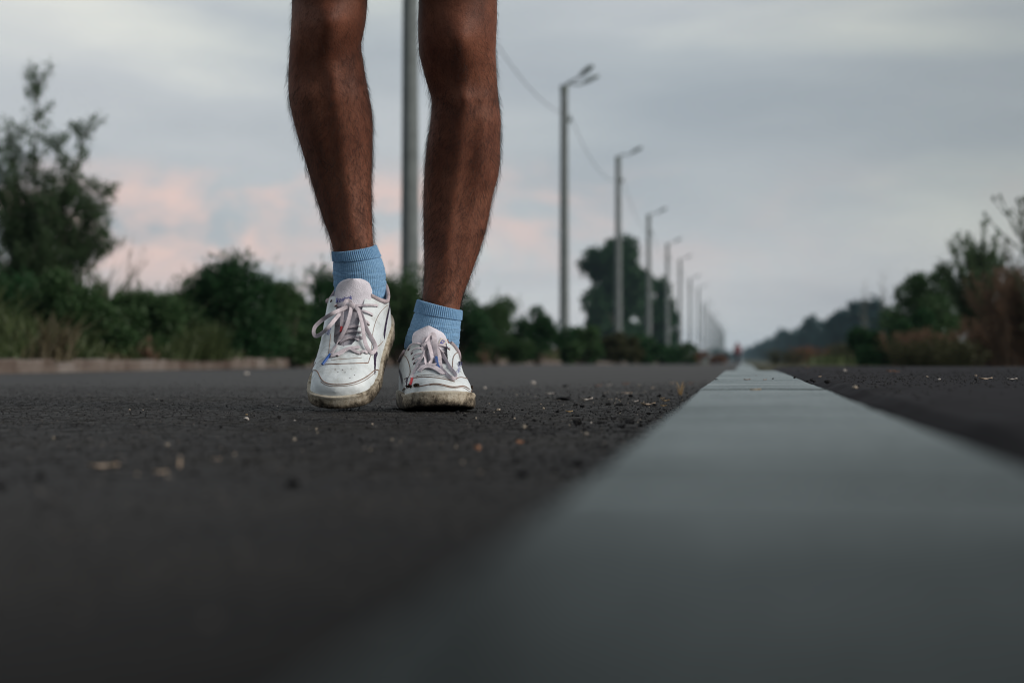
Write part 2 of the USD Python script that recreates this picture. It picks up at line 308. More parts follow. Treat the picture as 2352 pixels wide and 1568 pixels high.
M['leaf_fresh'] = foliage('leaf_fresh', (0.088, 0.155, 0.072), 0.45)
M['leaf_dark'] = foliage('leaf_dark', (0.027, 0.090, 0.030))
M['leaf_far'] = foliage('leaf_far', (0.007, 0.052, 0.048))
M['leaf_dry'] = foliage('leaf_dry', (0.20, 0.125, 0.080))
M['leaf_orange'] = foliage('leaf_orange', (0.26, 0.12, 0.06))
M['leaf_olive'] = foliage('leaf_olive', (0.075, 0.080, 0.035))
M['grass'] = foliage('grass_blades', (0.105, 0.145, 0.055), 0.3, 0.5)
M['grass_dry'] = foliage('grass_dry', (0.17, 0.145, 0.085), 0.3, 0.4)
M['bark'] = plain('bark', (0.075, 0.062, 0.05), 0.9, 0.15, 0.3, 20.0)
M['twig'] = plain('grey_twig', (0.13, 0.13, 0.11), 0.9, 0.15, 0.3, 20.0)
M['green_twig'] = plain('green_twig', (0.05, 0.075, 0.05), 0.8, 0.2, 0.3, 20.0)
M['red_shirt'] = plain('red_cloth', (0.13, 0.03, 0.035), 0.9, 0.1)
M['dark_cloth'] = plain('dark_cloth', (0.025, 0.026, 0.03), 0.9, 0.1)
M['navy_cloth'] = plain('navy_cloth', (0.03, 0.035, 0.05), 0.95, 0.1)
M['head_hair'] = plain('head_hair', (0.015, 0.011, 0.009), 0.6, 0.3)

# ------------------------------------------------------------------ the road, paths and ground
def sheet(xs, ys, zf):
    X, Y = np.meshgrid(xs, ys); Z = zf(X, Y)
    v = np.stack([X, Y, Z], -1)
    return loft(v, closed=False, caps=False)
def yline(a, b):
    return np.unique(np.round(np.r_[np.arange(a, min(b, 12), 0.5), np.arange(12, min(b, 80), 2.0), np.arange(80, b, 20.0), b], 3))
KL, KR = -0.050, 0.0995          # kerb strip beside the lens
ROAD_L = -3.66

def grain(X, Y, amp, seed):
    P = np.stack([X, Y, np.zeros_like(X)], -1)
    return amp * (meshkit.fbm(P * 34, 3, seed) - 0.5) * 1.8 + amp * 1.9 * (meshkit.noise(P * 118, seed + 9) - 0.5)
# the road: a finely grained patch where the lens is sharp, plain sheets round it (butted edge to edge)
PX0, PX1, PY0, PY1 = -2.3, KL + 0.004, 1.4, 6.4
fine_x, fine_y = np.arange(PX0, PX1 + 1e-6, 0.0075), np.r_[np.arange(PY0, 2.5, 0.014), np.arange(2.5, 4.6, 0.0075), np.arange(4.6, PY1, 0.02), PY1]
fine_x[-1] = PX1
def fade(X, Y):
    e = np.minimum.reduce([(X - PX0) / 0.15, np.full_like(X, 1.0), (Y - PY0) / 0.2, (PY1 - Y) / 0.4]); return np.clip(e, 0, 1)
road_parts = [sheet(fine_x, fine_y, lambda X, Y: grain(X, Y, 0.0013, 3) * fade(X, Y)),
              sheet([PX0, PX1], [-14, -6, 0, PY0], lambda X, Y: 0 * X), sheet([PX0, PX1], yline(PY1, 1200), lambda X, Y: terrain(Y) - terrain(PY1)),
              sheet([ROAD_L, PX0], yline(-14, 1200), lambda X, Y: terrain(Y) - terrain(PY1))]
obj('road', cat(road_parts), M['asphalt'], smooth=60, kind='structure', label='dark grey asphalt road surface')

def path_z(X, Y):
    t = np.interp(X, [KR, 0.107, 0.116, 0.127, 0.146, 0.19, 4.2], [-0.050, -0.046, -0.006, 0.033, 0.042, 0.046, 0.044])
    wob = 0.004 * (meshkit.noise(np.stack([X * 6, Y * 5, 0 * X], -1), 8) - 0.5) * np.exp(-((X - 0.14) / 0.05) ** 2)
    fall = np.interp(Y, [9.2, 10.2, 13.0, 1000], [0, 0.008, 0.055, 0.055])
    return t + wob + grain(X, Y, 0.0005, 21) * np.clip((8 - Y) / 3, 0, 1) - fall + terrain(Y)
pxs = np.unique(np.round(np.r_[np.arange(KR, 0.2, 0.0035), np.arange(0.2, 0.4, 0.012), np.arange(0.4, 1.6, 0.02), np.arange(1.6, 4.21, 0.2)], 4))
pys = np.r_[np.arange(-14, 0.4, 2.0), np.arange(0.4, 2.4, 0.05), np.arange(2.4, 6.5, 0.02), np.arange(6.5, 14, 0.15), 14.0]
obj('path', sheet(pxs, pys, path_z), M['asphalt_path'], smooth=60, kind='structure', label='strip of dark asphalt path right of the kerb')

def ground_z(X, Y):
    z = terrain(Y)
    left = np.interp(-X, [3.80, 4.3, 7, 14, 400], [0.062, 0.075, 0.16, 0.05, -0.4])
    right = np.interp(X, [KR, 0.2, 3, 8, 400], [-0.08, -0.016, -0.012, 0.02, -0.4])
    n = 0.05 * (meshkit.fbm(np.stack([X * 0.5, Y * 0.5, 0 * X], -1), 3, 5) - 0.5) * np.clip((np.abs(X) - 3.9) / 2, 0, 1)
    return np.where(X < 0, left, right) + z + n
gl = np.r_[-3.805, -3.9, -4.1, -4.4, -4.8, -5.4, -6.2, -7.5, -9, -12, -16, -25, -50, -110, -240, -500, -900][::-1]
obj('ground', cat([sheet(gl, yline(-14, 1500), ground_z)]), M['soil'], smooth=60, kind='structure', label='earth verge under weeds left of the road')
gr = np.r_[KR, 0.2, 0.5, 1, 2, 3, 4, 5, 7, 9, 12, 16, 25, 50, 110, 240, 500, 900]
obj('ground', cat([sheet(gr, np.r_[13.9, yline(14.5, 1500)], lambda X, Y: np.where(Y < 14.2, ground_z(X, Y) - 0.01, ground_z(X, Y))), sheet([4.205, 6, 10, 30, 100, 900], [-14, 0, 6, 13.9], ground_z)]),
    M['soil'], smooth=60, kind='structure', label='earth verge beyond the end of the asphalt path')

# kerb stones
def kerb_stone(w, h, l, bev, rng, chip=0.0):
    xs = [-w / 2, -w / 2, -w / 2 + bev * 0.3, -w / 2 + bev, 0, w / 2 - bev, w / 2 - bev * 0.3, w / 2, w / 2]
    zs = [-h, -bev, -bev * 0.3, 0, 0.0006, 0, -bev * 0.3, -bev, -h]
    ys = np.r_[0, 0.004, np.linspace(0.05, l - 0.05, 12), l - 0.004, l]
    R = []
    for k, y in enumerate(ys):
        s = 0.002 if k in (0, len(ys) - 1) else 0
        R.append(np.stack([np.array(xs) * (1 - s * 8), np.full(9, y), np.array(zs) - s], 1))
    R = np.array(R)
    if chip:
        nz = meshkit.fbm(R * [9, 22, 9] + rng.random(3) * 40, 3, 2) - 0.5
        edge = np.array([0, 1, 1, 1, 0.15, 1, 1, 1, 0]) * chip
        R[..., 2] += nz * edge * (np.array(zs) > -h) * 1.0
        R[..., 0] += nz * edge * np.sign(R[..., 0]) * 0.8
    return loft(R)
rng = np.random.default_rng(4)
kerb = thing('kerb', 'pale grey concrete kerb running away from the lens between road and path', None, kind='structure')
KC, KTOP = (KL + KR) / 2, 0.0435
for k in range(-3, 12):
    y0 = 0.66 + k
    v, f = kerb_stone(KR - KL, 0.20, 0.996, 0.004, rng, 0.0022)
    dz = rng.normal(0, 0.0006) if k < 6 else -0.040 - 0.0004 * (k - 6)
    tilt = rng.normal(0, 0.0006); dx = rng.normal(0, 0.0008) if k > 1 else 0
    v = v + [KC + dx, y0, KTOP + dz]; v[:, 2] += (v[:, 1] - y0 - 0.5) * tilt
    obj('kerb_stone', (v, f), M['concrete'], kerb, smooth=35)
run = [np.array([[KL, y, -0.3], [KL, y, KTOP - 0.0445 + terrain(y)], [KR, y, KTOP - 0.0445 + terrain(y)], [KR, y, -0.3]]) for y in yline(12.66, 1000)]
obj('kerb_run', loft(np.array(run)[:, :, :] , closed=True), M['concrete'], kerb)

kerb2 = thing('kerb', 'low weathered kerb with soil stains along the far left road edge', None, kind='structure')
y = 7.0
while y < 46:
    L = 0.99
    v, f = kerb_stone(0.15, 0.2, L, 0.012, rng, 0.03)
    v = v + [ROAD_L - 0.076 + rng.normal(0, 0.006), y, 0.068 + terrain(y + 0.5) + rng.normal(0, 0.004)]
    obj('kerb_stone', (v, f), M['kerb_far'], kerb2, smooth=35); y += 1.0
run = [np.array([[ROAD_L - 0.15, q, -1.5], [ROAD_L - 0.15, q, 0.064 + terrain(q)], [ROAD_L - 0.001, q, 0.064 + terrain(q)], [ROAD_L - 0.001, q, -1.5]]) for q in yline(y, 1000)]
obj('kerb_run', loft(run), M['kerb_far'], kerb2)

# ------------------------------------------------------------------ lamp posts
ORD = 'first second third fourth fifth sixth seventh eighth ninth tenth eleventh twelfth thirteenth fourteenth fifteenth sixteenth seventeenth eighteenth nineteenth twentieth'.split()
def lamp_parts(parent, H, heads):
    n = 8; a = np.arange(n) * 2 * np.pi / n
    rings = [np.stack([r * np.cos(a), r * np.sin(a), np.full(n, z)], 1) for z, r in ((-0.8, 0.165), (0, 0.158), (H * 0.5, 0.134), (H - 0.15, 0.112), (H, 0.108))]
    obj('pole', loft(rings), M['pole'], parent, smooth=30)
    obj('pole_cap', cat([(trimesh.creation.cylinder(0.125, 0.22, sections=10).vertices + [0, 0, H - 0.10], trimesh.creation.cylinder(0.125, 0.22, sections=10).faces)]), M['lamp'], parent, smooth=30)
    bx = trimesh.creation.box([0.30, 0.07, 0.10]); bx2 = trimesh.creation.cylinder(0.03, 0.16, sections=8)
    obj('cable_bracket', cat([(bx.vertices + [0.06, 0, H - 1.05], bx.faces), (bx2.vertices + [0.19, 0, H - 0.97], bx2.faces)]), M['lamp'], parent)
    for ang, rise in heads:
        c, s = math.cos(ang), math.sin(ang); d = np.array([c, s, 0])
        p = spline([np.array([0, 0, H - 0.05]), np.array([0, 0, H + 0.06]) + d * 0.12, np.array([0, 0, H + rise * 0.5]) + d * 0.32, np.array([0, 0, H + rise]) + d * 0.62], 10)
        obj('arm', tube(p, 0.03, 6), M['lamp'], parent, smooth=60)
        t = p[-1] - p[-2]; t /= np.linalg.norm(t); w = np.cross(t, [0, 0, 1]); w /= np.linalg.norm(w); up = np.cross(w, t)
        rings = []
        for q, hw, hh in ((0, .04, .04), (.05, .08, .07), (.2, .115, .09), (.38, .125, .085), (.50, .10, .06), (.55, .035, .03)):
            b = np.arange(10) * 2 * np.pi / 10
            rings.append(p[-1] - 0.04 * t + t * q + np.cos(b)[:, None] * w * hw + np.where(np.sin(b) > 0, np.sin(b), 0.55 * np.sin(b))[:, None] * up * hh)
        obj('lamp_head', loft(rings), M['lamp'], parent, smooth=50)
OFF = [(942, None), (1296, 197), (1420, 360), (1490, 494), (1533, 560), (1562, 596), (1585, 640), (1604, 661)]
lamps = []
inv = 1 / 101.0
for k in range(8, 20):
    inv += 0.00118
    OFF.append((1705 - 1 / inv, None))
LAT = -5.3
for k, (px, top) in enumerate(OFF):
    d = ray(px, 600); y = LAT / d[0] * d[1]; base = float(terrain(y)) + 0.03
    H = (at_y(px, top, y)[2] - base) if top else (8.25 + 0.25 * math.sin(k * 2.3)) - 0.0
    names = ['concrete lamp post rising out of frame between the walker\'s legs', 'tall concrete lamp post with two lamp heads right of the walker']
    lab = names[k] if k < 2 else f'concrete lamp post, {ORD[k]} of the row counted away from the walker'
    t = thing('street_lamp', lab, 'street lamp', (LAT, y, base), group='lamp posts in a row along the left verge')
    heads = [(-0.55, 0.26), (0.30, 0.10)] if k == 1 else [(-0.25 + 0.1 * math.sin(k), 0.15)]
    lamp_parts(t, H, heads)
    lamps.append(np.array([LAT + 0.19, y, base + H - 0.92]))
for k in range(0, 6):
    a, b = lamps[k], lamps[k + 1]; s = np.linspace(0, 1, 28)
    p = a + (b - a) * s[:, None]; p[:, 2] -= 4 * 0.75 * s * (1 - s)
    obj('cable', tube(p, 0.010, 5), M['cable'], smooth=60, label=f'thin sagging cable strung between the {ORD[k]} and {ORD[k+1]} lamp posts', cat='cable', group='cables between the lamp posts')

# ------------------------------------------------------------------ plants
def rot_rand(rng, n):
    q = rng.normal(size=(n, 4)); q /= np.linalg.norm(q, axis=1, keepdims=True); w, x, y, z = q.T
    return np.stack([np.stack([1 - 2 * (y * y + z * z), 2 * (x * y - z * w), 2 * (x * z + y * w)], -1), np.stack([2 * (x * y + z * w), 1 - 2 * (x * x + z * z), 2 * (y * z - x * w)], -1)], 1)
def leaves(c, size, rng, aspect=0.45, axis=None):
    """Diamond leaves, folded along the midrib, at the points c; axis: directions they lean towards."""
    n = len(c); A = rot_rand(rng, n); a, b = A[:, 0], A[:, 1]
    if axis is not None:
        a = a * 0.7 + np.asarray(axis); a /= np.linalg.norm(a, axis=1, keepdims=True); b = b - a * (a * b).sum(1, keepdims=True); b /= np.linalg.norm(b, axis=1, keepdims=True)
    s = (size * rng.uniform(0.6, 1.35, n))[:, None]; nn = np.cross(a, b)
    v = np.stack([c, c + a * s * 0.5 + b * s * aspect * 0.5 + nn * s * 0.08, c + a * s, c + a * s * 0.5 - b * s * aspect * 0.5 + nn * s * 0.08], 1).reshape(-1, 3)
    k = np.arange(n)[:, None] * 4
    return v, np.vstack([k + [0, 1, 2], k + [0, 2, 3]])
def blades(base, h, lean, width, rng):
    n = len(base); a = rng.uniform(0, 2 * np.pi, n); d = np.stack([np.cos(a), np.sin(a), 0 * a], 1); w = np.stack([-np.sin(a), np.cos(a), 0 * a], 1)
    b2 = rng.uniform(0, np.pi, n); w = np.stack([np.cos(b2), np.sin(b2), 0 * b2], 1)
    h = h[:, None]; L = (lean * rng.uniform(0.2, 1, n))[:, None]
    m1 = base + d * L * h * 0.35 + [0, 0, 1] * h * 0.6; tip = base + d * L * h + [0, 0, 1] * h * np.sqrt(np.maximum(1 - 0.5 * L ** 2, 0.3))
    v = np.stack([base - w * width, base + w * width, m1 + w * width * 0.7, m1 - w * width * 0.7, tip], 1).reshape(-1, 3); k = np.arange(n)[:, None] * 5
    return v, np.vstack([k + [0, 1, 2], k + [0, 2, 3], k + [3, 2, 4]])
def stems(rng, n, H, spread, curve=0.3, r=0.012, z0=-0.1, lean=(0, 0)):
    out = []
    for k in range(n):
        a = rng.uniform(0, 2 * np.pi); h = H * rng.uniform(0.6, 1.0); o = spread * rng.uniform(0.15, 1.0)
        s = np.linspace(0, 1, 9); p = np.stack([np.cos(a) * o * s ** (1 + curve) + lean[0] * s ** 1.5, np.sin(a) * o * s ** (1 + curve) + lean[1] * s ** 1.5, z0 + (h - z0) * s], 1)
        p[:, :2] += np.cumsum(rng.normal(0, 0.012 * H, (9, 2)), 0) * 0.5
        out.append((p, r * (1 - 0.8 * s)))
    return out
def twigs(parents, rng, per, L, up=0.6, r=0.004, f0=0.25):
    out = []
    for p, _ in parents:
        for k in range(per):
            q = rng.uniform(f0, 1.0); b = np.array([np.interp(q * (len(p) - 1), np.arange(len(p)), p[:, i]) for i in range(3)])
            a = rng.uniform(0, 2 * np.pi); d = np.array([math.cos(a), math.sin(a), up * rng.uniform(0.4, 1.6)]); d /= np.linalg.norm(d)
            s = np.linspace(0, 1, 5)[:, None]; l = L * rng.uniform(0.5, 1.1) * (1.25 - q * 0.7)
            out.append((b + d * l * s + np.array([0, 0, 1.0]) * l * 0.2 * s ** 2, r * (1 - 0.8 * s[:, 0])))
    return out
def along(parents, rng, per, jitter, f0=0.1):
    c, ax = [], []
    for p, _ in parents:
        q = rng.uniform(f0, 1.0, per) * (len(p) - 1); i = np.minimum(q.astype(int), len(p) - 2); t = (q - i)[:, None]
        c.append(p[i] * (1 - t) + p[i + 1] * t + rng.normal(0, jitter, (per, 3))); d = p[i + 1] - p[i]; ax.append(d / np.linalg.norm(d, axis=1, keepdims=True))
    return np.vstack(c), np.vstack(ax)
def tubes(parents, sides=4):
    return cat([tube(p, r, sides) for p, r in parents])

def plant(name, label, category, loc, wood, leaf_mesh, leaf_mat, wood_mat='bark', group=None, extra=None, wood_name='stem'):
    t = thing(name, label, category, loc, group=group)
    if wood: obj(wood_name, tubes(wood), M[wood_mat], t, smooth=60)
    obj('crown', leaf_mesh, M[leaf_mat], t)
    if extra: obj(*extra, t)
    return t
def lumps(rng, W, D, H, n, loose=1.0):
    """Centres and radii of foliage lumps that pile up to a rounded bush W x D x H."""
    a = rng.uniform(0, 2 * np.pi, n); q = np.sqrt(rng.random(n)) * 0.75; h = rng.random(n) ** 0.8
    env = np.sqrt(np.maximum(1 - (h * 0.92) ** 2.2, 0.05))
    c = np.stack([np.cos(a) * q * env * W / 2, np.sin(a) * q * env * D / 2, h * H * 0.82 + 0.05 * H], 1)
    c[:, :2] *= rng.uniform(0.75, 1.35, (n, 1)); c[:, 2] *= rng.uniform(0.8, 1.12, n)
    return c, rng.uniform(0.10, 0.25, n) * min(W, H)
def bush(name, label, loc, W, H, n, size, leaf_mat, seed, D=None, nl=16, aspect=0.5, group=None, category='bush', shell=0.6, spikes=0):
    rng = np.random.default_rng(seed); c, r = lumps(rng, W, D or W, H, nl)
    k = rng.integers(0, nl, n); d = rng.normal(size=(n, 3)); d /= np.linalg.norm(d, axis=1, keepdims=True)
    p = c[k] + d * (r[k] * (shell + (1 - shell) * rng.random(n)) * rng.uniform(0.75, 1.12, n))[:, None]
    p[:, 2] = np.maximum(p[:, 2], 0.0)
    ax = d * 0.6 + [0, 0, 0.25]
    parts = [leaves(p, size, rng, aspect, ax)]
    wood = [(spline([[0, 0, -0.15], ci * 0.45 + [0, 0, 0.02], ci], 6), np.linspace(0.016, 0.004, 6) * H) for ci in c[:10]]
    if spikes:
        tw = stems(rng, spikes, H * 1.22, W * 0.55, 0.1, 0.004)
        wood += tw; cc, aa = along(tw, rng, 40, 0.01 * H, 0.45); parts.append(leaves(cc, size * 0.7, rng, 0.3, aa))
    return plant(name, label, category, loc, wood, cat(parts), leaf_mat, group=group)

def gz(x, y): return float(ground_z(np.array([[x]]), np.array([[y]]))[0, 0])
def spot(px, y): d = ray(px, 800); x = d[0] / d[1] * y; return (x, y, gz(x, y) - 0.02)
def hgt(px, py, y): return at_y(px, py, y)[2]

# 1. the tall shrub at the left edge: slim upright leaders with narrow leaves, sky showing through
rng = np.random.default_rng(11)
yy = 17.0; loc = spot(70, yy); Hh = hgt(100, 165, yy) - loc[2]
lead = []
for (px, py, o) in ((95, 185, 0.03), (205, 285, 0.04), (20, 300, 0.0), (245, 430, 0.06), (140, 330, -0.1), (-70, 260, 0.0), (60, 400, 0.2), (255, 560, 0.1), (-130, 380, 0.1), (180, 470, -0.15), (225, 520, 0.2), (120, 480, -0.25), (40, 430, 0.3), (165, 395, 0.12), (0, 370, -0.2), (240, 470, -0.05), (200, 590, 0.3), (80, 560, -0.3)):
    tip = at_y(px, py, yy + o) - np.array(loc); s = np.linspace(0, 1, 10)[:, None]
    p = np.array([0, 0, -0.1]) * (1 - s) + tip * s; p[:, :2] *= (s ** 0.5); p += rng.normal(0, 0.012, p.shape) * s
    lead.append((p, 0.016 * (1 - 0.85 * s[:, 0])))
tw = twigs(lead, rng, 40, 0.32, 0.8, 0.0035, 0.08)
tw2 = twigs(tw, rng, 3, 0.13, 0.6, 0.002, 0.2)
c1, a1 = along(tw, rng, 46, 0.018, 0.1); c2, a2 = along(tw2, rng, 20, 0.020, 0.0); c3, a3 = along(lead, rng, 300, 0.03, 0.25)
plant('tall_shrub', 'tall airy green shrub at the left edge, its slim leaders above all other bushes', 'shrub', loc, lead + tw, leaves(np.vstack([c1, c2, c3]), 0.029, rng, 0.34, np.vstack([a1, a2, a3])), 'leaf_fresh')

# 2. left hedge bank: bush after bush
hedge = [  # px centre, px top, distance, width px, seed, material, label
    (-60, 610, 15.5, 330, 'leaf_dark', 'dark bush at the foot of the tall shrub at the left edge', 0),
    (150, 640, 15.0, 260, 'leaf_green', 'low green bush below the right half of the tall shrub', 0),
    (330, 662, 16.5, 230, 'leaf_green', 'low straggly bush between tall shrub and rounded dark bush', 5),
    (530, 585, 17.5, 190, 'leaf_dark', 'rounded dark green bush with a domed top, left of the walker', 4),
    (455, 640, 19.5, 130, 'leaf_green', 'small green bush half hidden behind the left flank of the domed bush', 4),
    (660, 640, 18.5, 170, 'leaf_green', 'loose green bush between the domed bush and the walker\'s raised foot', 4),
    (760, 625, 20.5, 150, 'leaf_dark', 'dark bush directly behind the walker\'s raised shoe', 0),
    (915, 628, 23.0, 170, 'leaf_green', 'green bush between the walker\'s legs at the foot of the first lamp post', 2),
    (1040, 668, 25.0, 170, 'leaf_dark', 'dark bush behind the walker\'s planted ankle', 0),
    (1140, 684, 28.0, 150, 'leaf_green', 'green bush with small peak just right of the walker\'s planted ankle', 3),
    (1235, 712, 30.0, 140, 'leaf_dark', 'dark round bush hiding the foot of the second lamp post', 0),
]
for k, (px, top, y, wpx, lm, lab, sp) in enumerate(hedge):
    loc = spot(px, y); H = hgt(px, top, y) - loc[2]; W = wpx / FPX * y * 1.25
    bush('bush', lab, loc, W * 1.1, H, 13000, 0.044, lm, 100 + k, D=W * 0.9, nl=30, shell=0.35, aspect=0.38, spikes=sp + 5)
lowl = [
    (1335, 762, 36.0, 110, 'leaf_green', 'low green bush right of the second lamp post'),
    (1352, 778, 41.0, 70, 'leaf_dark', 'dark low bush tucked behind the green one right of the second lamp post'),
    (1420, 772, 42.0, 120, 'leaf_olive', 'low olive bush at the foot of the third lamp post'),
    (1478, 765, 47.0, 90, 'leaf_dark', 'dark low bush at the foot of the fourth lamp post'),
    (1530, 800, 52.0, 80, 'leaf_dark', 'small dark bush under the fifth lamp post by the road edge'),
    (1574, 790, 75.0, 55, 'leaf_green', 'small green bush beyond the sixth lamp post'),
]
for k, (px, top, y, wpx, lm, lab) in enumerate(lowl):
    loc = spot(px, y); H = max(hgt(px, top, y) - loc[2], 0.3); W = wpx / FPX * y * 1.2
    bush('bush', lab, loc, W, H, 3000, 0.09, lm, 140 + k, D=W, nl=16)
for k, (px, top, y, wpx, lab) in enumerate([(1610, 812, 95.0, 70, 'pale orange dry bush on the left verge near the vanishing point'), (1655, 816, 120.0, 50, 'small orange dry bush left of the distant figure')]):
    loc = spot(px, y); H = hgt(px, top, y) - loc[2]
    bush('dry_bush', lab, loc, wpx / FPX * y * 1.3, H, 2000, 0.12, 'leaf_orange', 160 + k, nl=12)

# the dark tree behind the lamp posts, with its gaps, and the slim one beside it
def tree(name, label, loc, H, W, n, size, leaf_mat, seed, crown0=0.12, holes=0.0, group=None, narrow=1.0):
    rng = np.random.default_rng(seed)
    trunk = [(np.stack([np.linspace(0, rng.normal(0, 0.05 * H), 8), np.linspace(0, rng.normal(0, 0.05 * H), 8), np.linspace(-0.5, H * 0.8, 8)], 1), np.linspace(0.03 * H, 0.006 * H, 8))]
    nl = 26
    z = rng.uniform(crown0, 0.94, nl); env = np.sin(np.clip((z - crown0 * 0.4) / (1 - crown0 * 0.4), 0, 1) * np.pi) ** 0.55
    a = rng.uniform(0, 2 * np.pi, nl); q = rng.uniform(0.25, 0.9, nl)
    c = np.stack([np.cos(a) * q * env * W / 2, np.sin(a) * q * env * W / 2, z * H], 1); r = rng.uniform(0.12, 0.2, nl) * min(W, H) * narrow
    limbs = [(spline([trunk[0][0][min(int(zz * 7), 6)] * [1, 1, 0.7], ci * [0.5, 0.5, 0.9], ci], 6), np.linspace(0.012 * H, 0.003 * H, 6)) for zz, ci in zip(z * 0.6, c)]
    k = rng.integers(0, nl, n); d = rng.normal(size=(n, 3)); d /= np.linalg.norm(d, axis=1, keepdims=True)
    p = c[k] + d * (r[k] * rng.uniform(0.35, 1.1, n))[:, None]
    t = thing(name, label, 'tree', loc, group=group)
    obj('trunk', tubes(trunk + limbs, 5), M['bark'], t, smooth=60)
    obj('crown', leaves(p, size, rng, 0.6), M[leaf_mat], t)
    return t
y = 182.0; loc = list(spot(1418, y)); loc[2] = float(terrain(y)) - 0.2
tree('tree', 'big dark tree with gaps in its crown behind the third lamp post', loc, hgt(1400, 560, y) - loc[2], 165 / FPX * y, 26000, 0.44, 'leaf_dark', 301, crown0=0.05, narrow=1.18)
y = 190.0; loc = list(spot(1500, y)); loc[2] = float(terrain(y)) - 0.2
tree('tree', 'lower dark tree leaning on the big tree\'s right side', loc, hgt(1500, 640, y) - loc[2], 120 / FPX * y, 11000, 0.40, 'leaf_dark', 302, crown0=0.04)
y = 215.0; loc = list(spot(1550, y)); loc[2] = float(terrain(y)) - 0.2
tree('tree', 'slim dark columnar tree right of the big tree', loc, hgt(1550, 712, y) - loc[2], 26 / FPX * y, 3000, 0.36, 'leaf_dark', 303, crown0=0.05)

# far treeline on the right, falling away to the vanishing point
far = [(2032, 726, 255), (1994, 700, 268), (1948, 716, 285), (1908, 744, 320), (1866, 738, 365), (1828, 757, 420), (1797, 762, 500), (1768, 781, 600), (1748, 790, 720), (1730, 797, 850), (1716, 803, 1000)]
farw = 'nearest second third fourth fifth sixth seventh eighth ninth tenth farthest'.split()
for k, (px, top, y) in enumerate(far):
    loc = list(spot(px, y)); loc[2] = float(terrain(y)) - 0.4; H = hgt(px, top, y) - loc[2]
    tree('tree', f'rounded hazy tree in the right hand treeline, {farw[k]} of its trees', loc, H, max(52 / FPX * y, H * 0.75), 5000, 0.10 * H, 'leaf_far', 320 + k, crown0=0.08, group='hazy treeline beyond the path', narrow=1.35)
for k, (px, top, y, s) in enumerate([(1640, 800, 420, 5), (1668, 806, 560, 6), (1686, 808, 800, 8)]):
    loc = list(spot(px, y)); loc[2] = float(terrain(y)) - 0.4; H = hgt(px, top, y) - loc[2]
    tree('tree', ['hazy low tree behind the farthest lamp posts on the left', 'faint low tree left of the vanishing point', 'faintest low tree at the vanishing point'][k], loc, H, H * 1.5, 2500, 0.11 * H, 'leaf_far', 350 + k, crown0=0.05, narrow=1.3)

# 3. right side
y = 31.0; loc = spot(2128, y)
bush('bush', 'green leafy bush with sky showing through its arching top, right of the path', loc, 290 / FPX * y, hgt(2130, 625, y) - loc[2], 17000, 0.050, 'leaf_green', 201, nl=30, shell=0.5, spikes=5)
y = 29.0; loc = spot(2090, y)
bush('bush', 'dark low bush under the left end of the leafy bush on the right', loc, 300 / FPX * y, hgt(2090, 722, y) - loc[2], 16000, 0.052, 'leaf_dark', 202)
rng = np.random.default_rng(203); y = 27.0; loc = spot(2255, y); H = hgt(2250, 545, y) - loc[2]
st = stems(rng, 44, H, 0.58, 0.9, 0.007); st += [(p * [0.5, 0.5, 1.13], r) for p, r in stems(rng, 4, H, 0.3, 0.9, 0.008)]
tw = twigs(st, rng, 9, 0.20, 1.8, 0.003, 0.3); c1, a1 = along(st, rng, 260, 0.020, 0.25); c2, a2 = along(tw, rng, 20, 0.010, 0.1)
plant('upright_shrub', 'upright feathery green shrub of many stems near the right edge', 'shrub', loc, st + tw, leaves(np.vstack([c1, c2]), 0.046, rng, 0.3, np.vstack([a1, a2])), 'leaf_fresh')
def dry(label, px, top, y, wpx, seed, lm, n, name='dry_bush'):
    rng = np.random.default_rng(seed); loc = spot(px, y); H = hgt(px, top, y) - loc[2]; W = wpx / FPX * y
    st = stems(rng, n, H, W * 0.55, 0.2, 0.005); st = [(p + np.r_[rng.uniform(-W * 0.4, W * 0.4), rng.uniform(-0.3, 0.3), 0], r) for p, r in st]
    c, a = along(st, rng, 95, 0.028, 0.05)
    tw = twigs(st, rng, 3, 0.18, 1.2, 0.002, 0.3); c2, a2 = along(tw, rng, 16, 0.012, 0.1)
    plant(name, label, 'dry bush', loc, st, leaves(np.vstack([c, c2]), 0.045, rng, 0.28, np.vstack([a, a2])), lm, 'bark')
dry('large reddish brown dry bush filling the right edge', 2372, 612, 23.0, 170, 211, 'leaf_dry', 230)
dry('reddish brown dry bush left of the large one at the right edge', 2290, 742, 24.5, 120, 212, 'leaf_dry', 110)
dry('low rusty dry weeds in front of the dark low bush on the right', 2140, 765, 26.5, 150, 213, 'leaf_dry', 60)
dry('olive weeds at the foot of the green bushes right of the path', 2160, 792, 22.0, 170, 214, 'leaf_olive', 70)
dry('orange brown dry weeds below the hazy treeline', 1855, 795, 75.0, 90, 215, 'leaf_orange', 60)
dry('green and tan weeds left of the dark low bush on the right', 2000, 780, 46.0, 110, 216, 'leaf_olive', 70)
dry('yellow green weeds between orange weeds and the kerb end', 1800, 806, 70.0, 70, 217, 'leaf_olive', 40)
dry('tan weeds right of the orange weeds below the treeline', 1940, 790, 55.0, 90, 218, 'leaf_olive', 50)
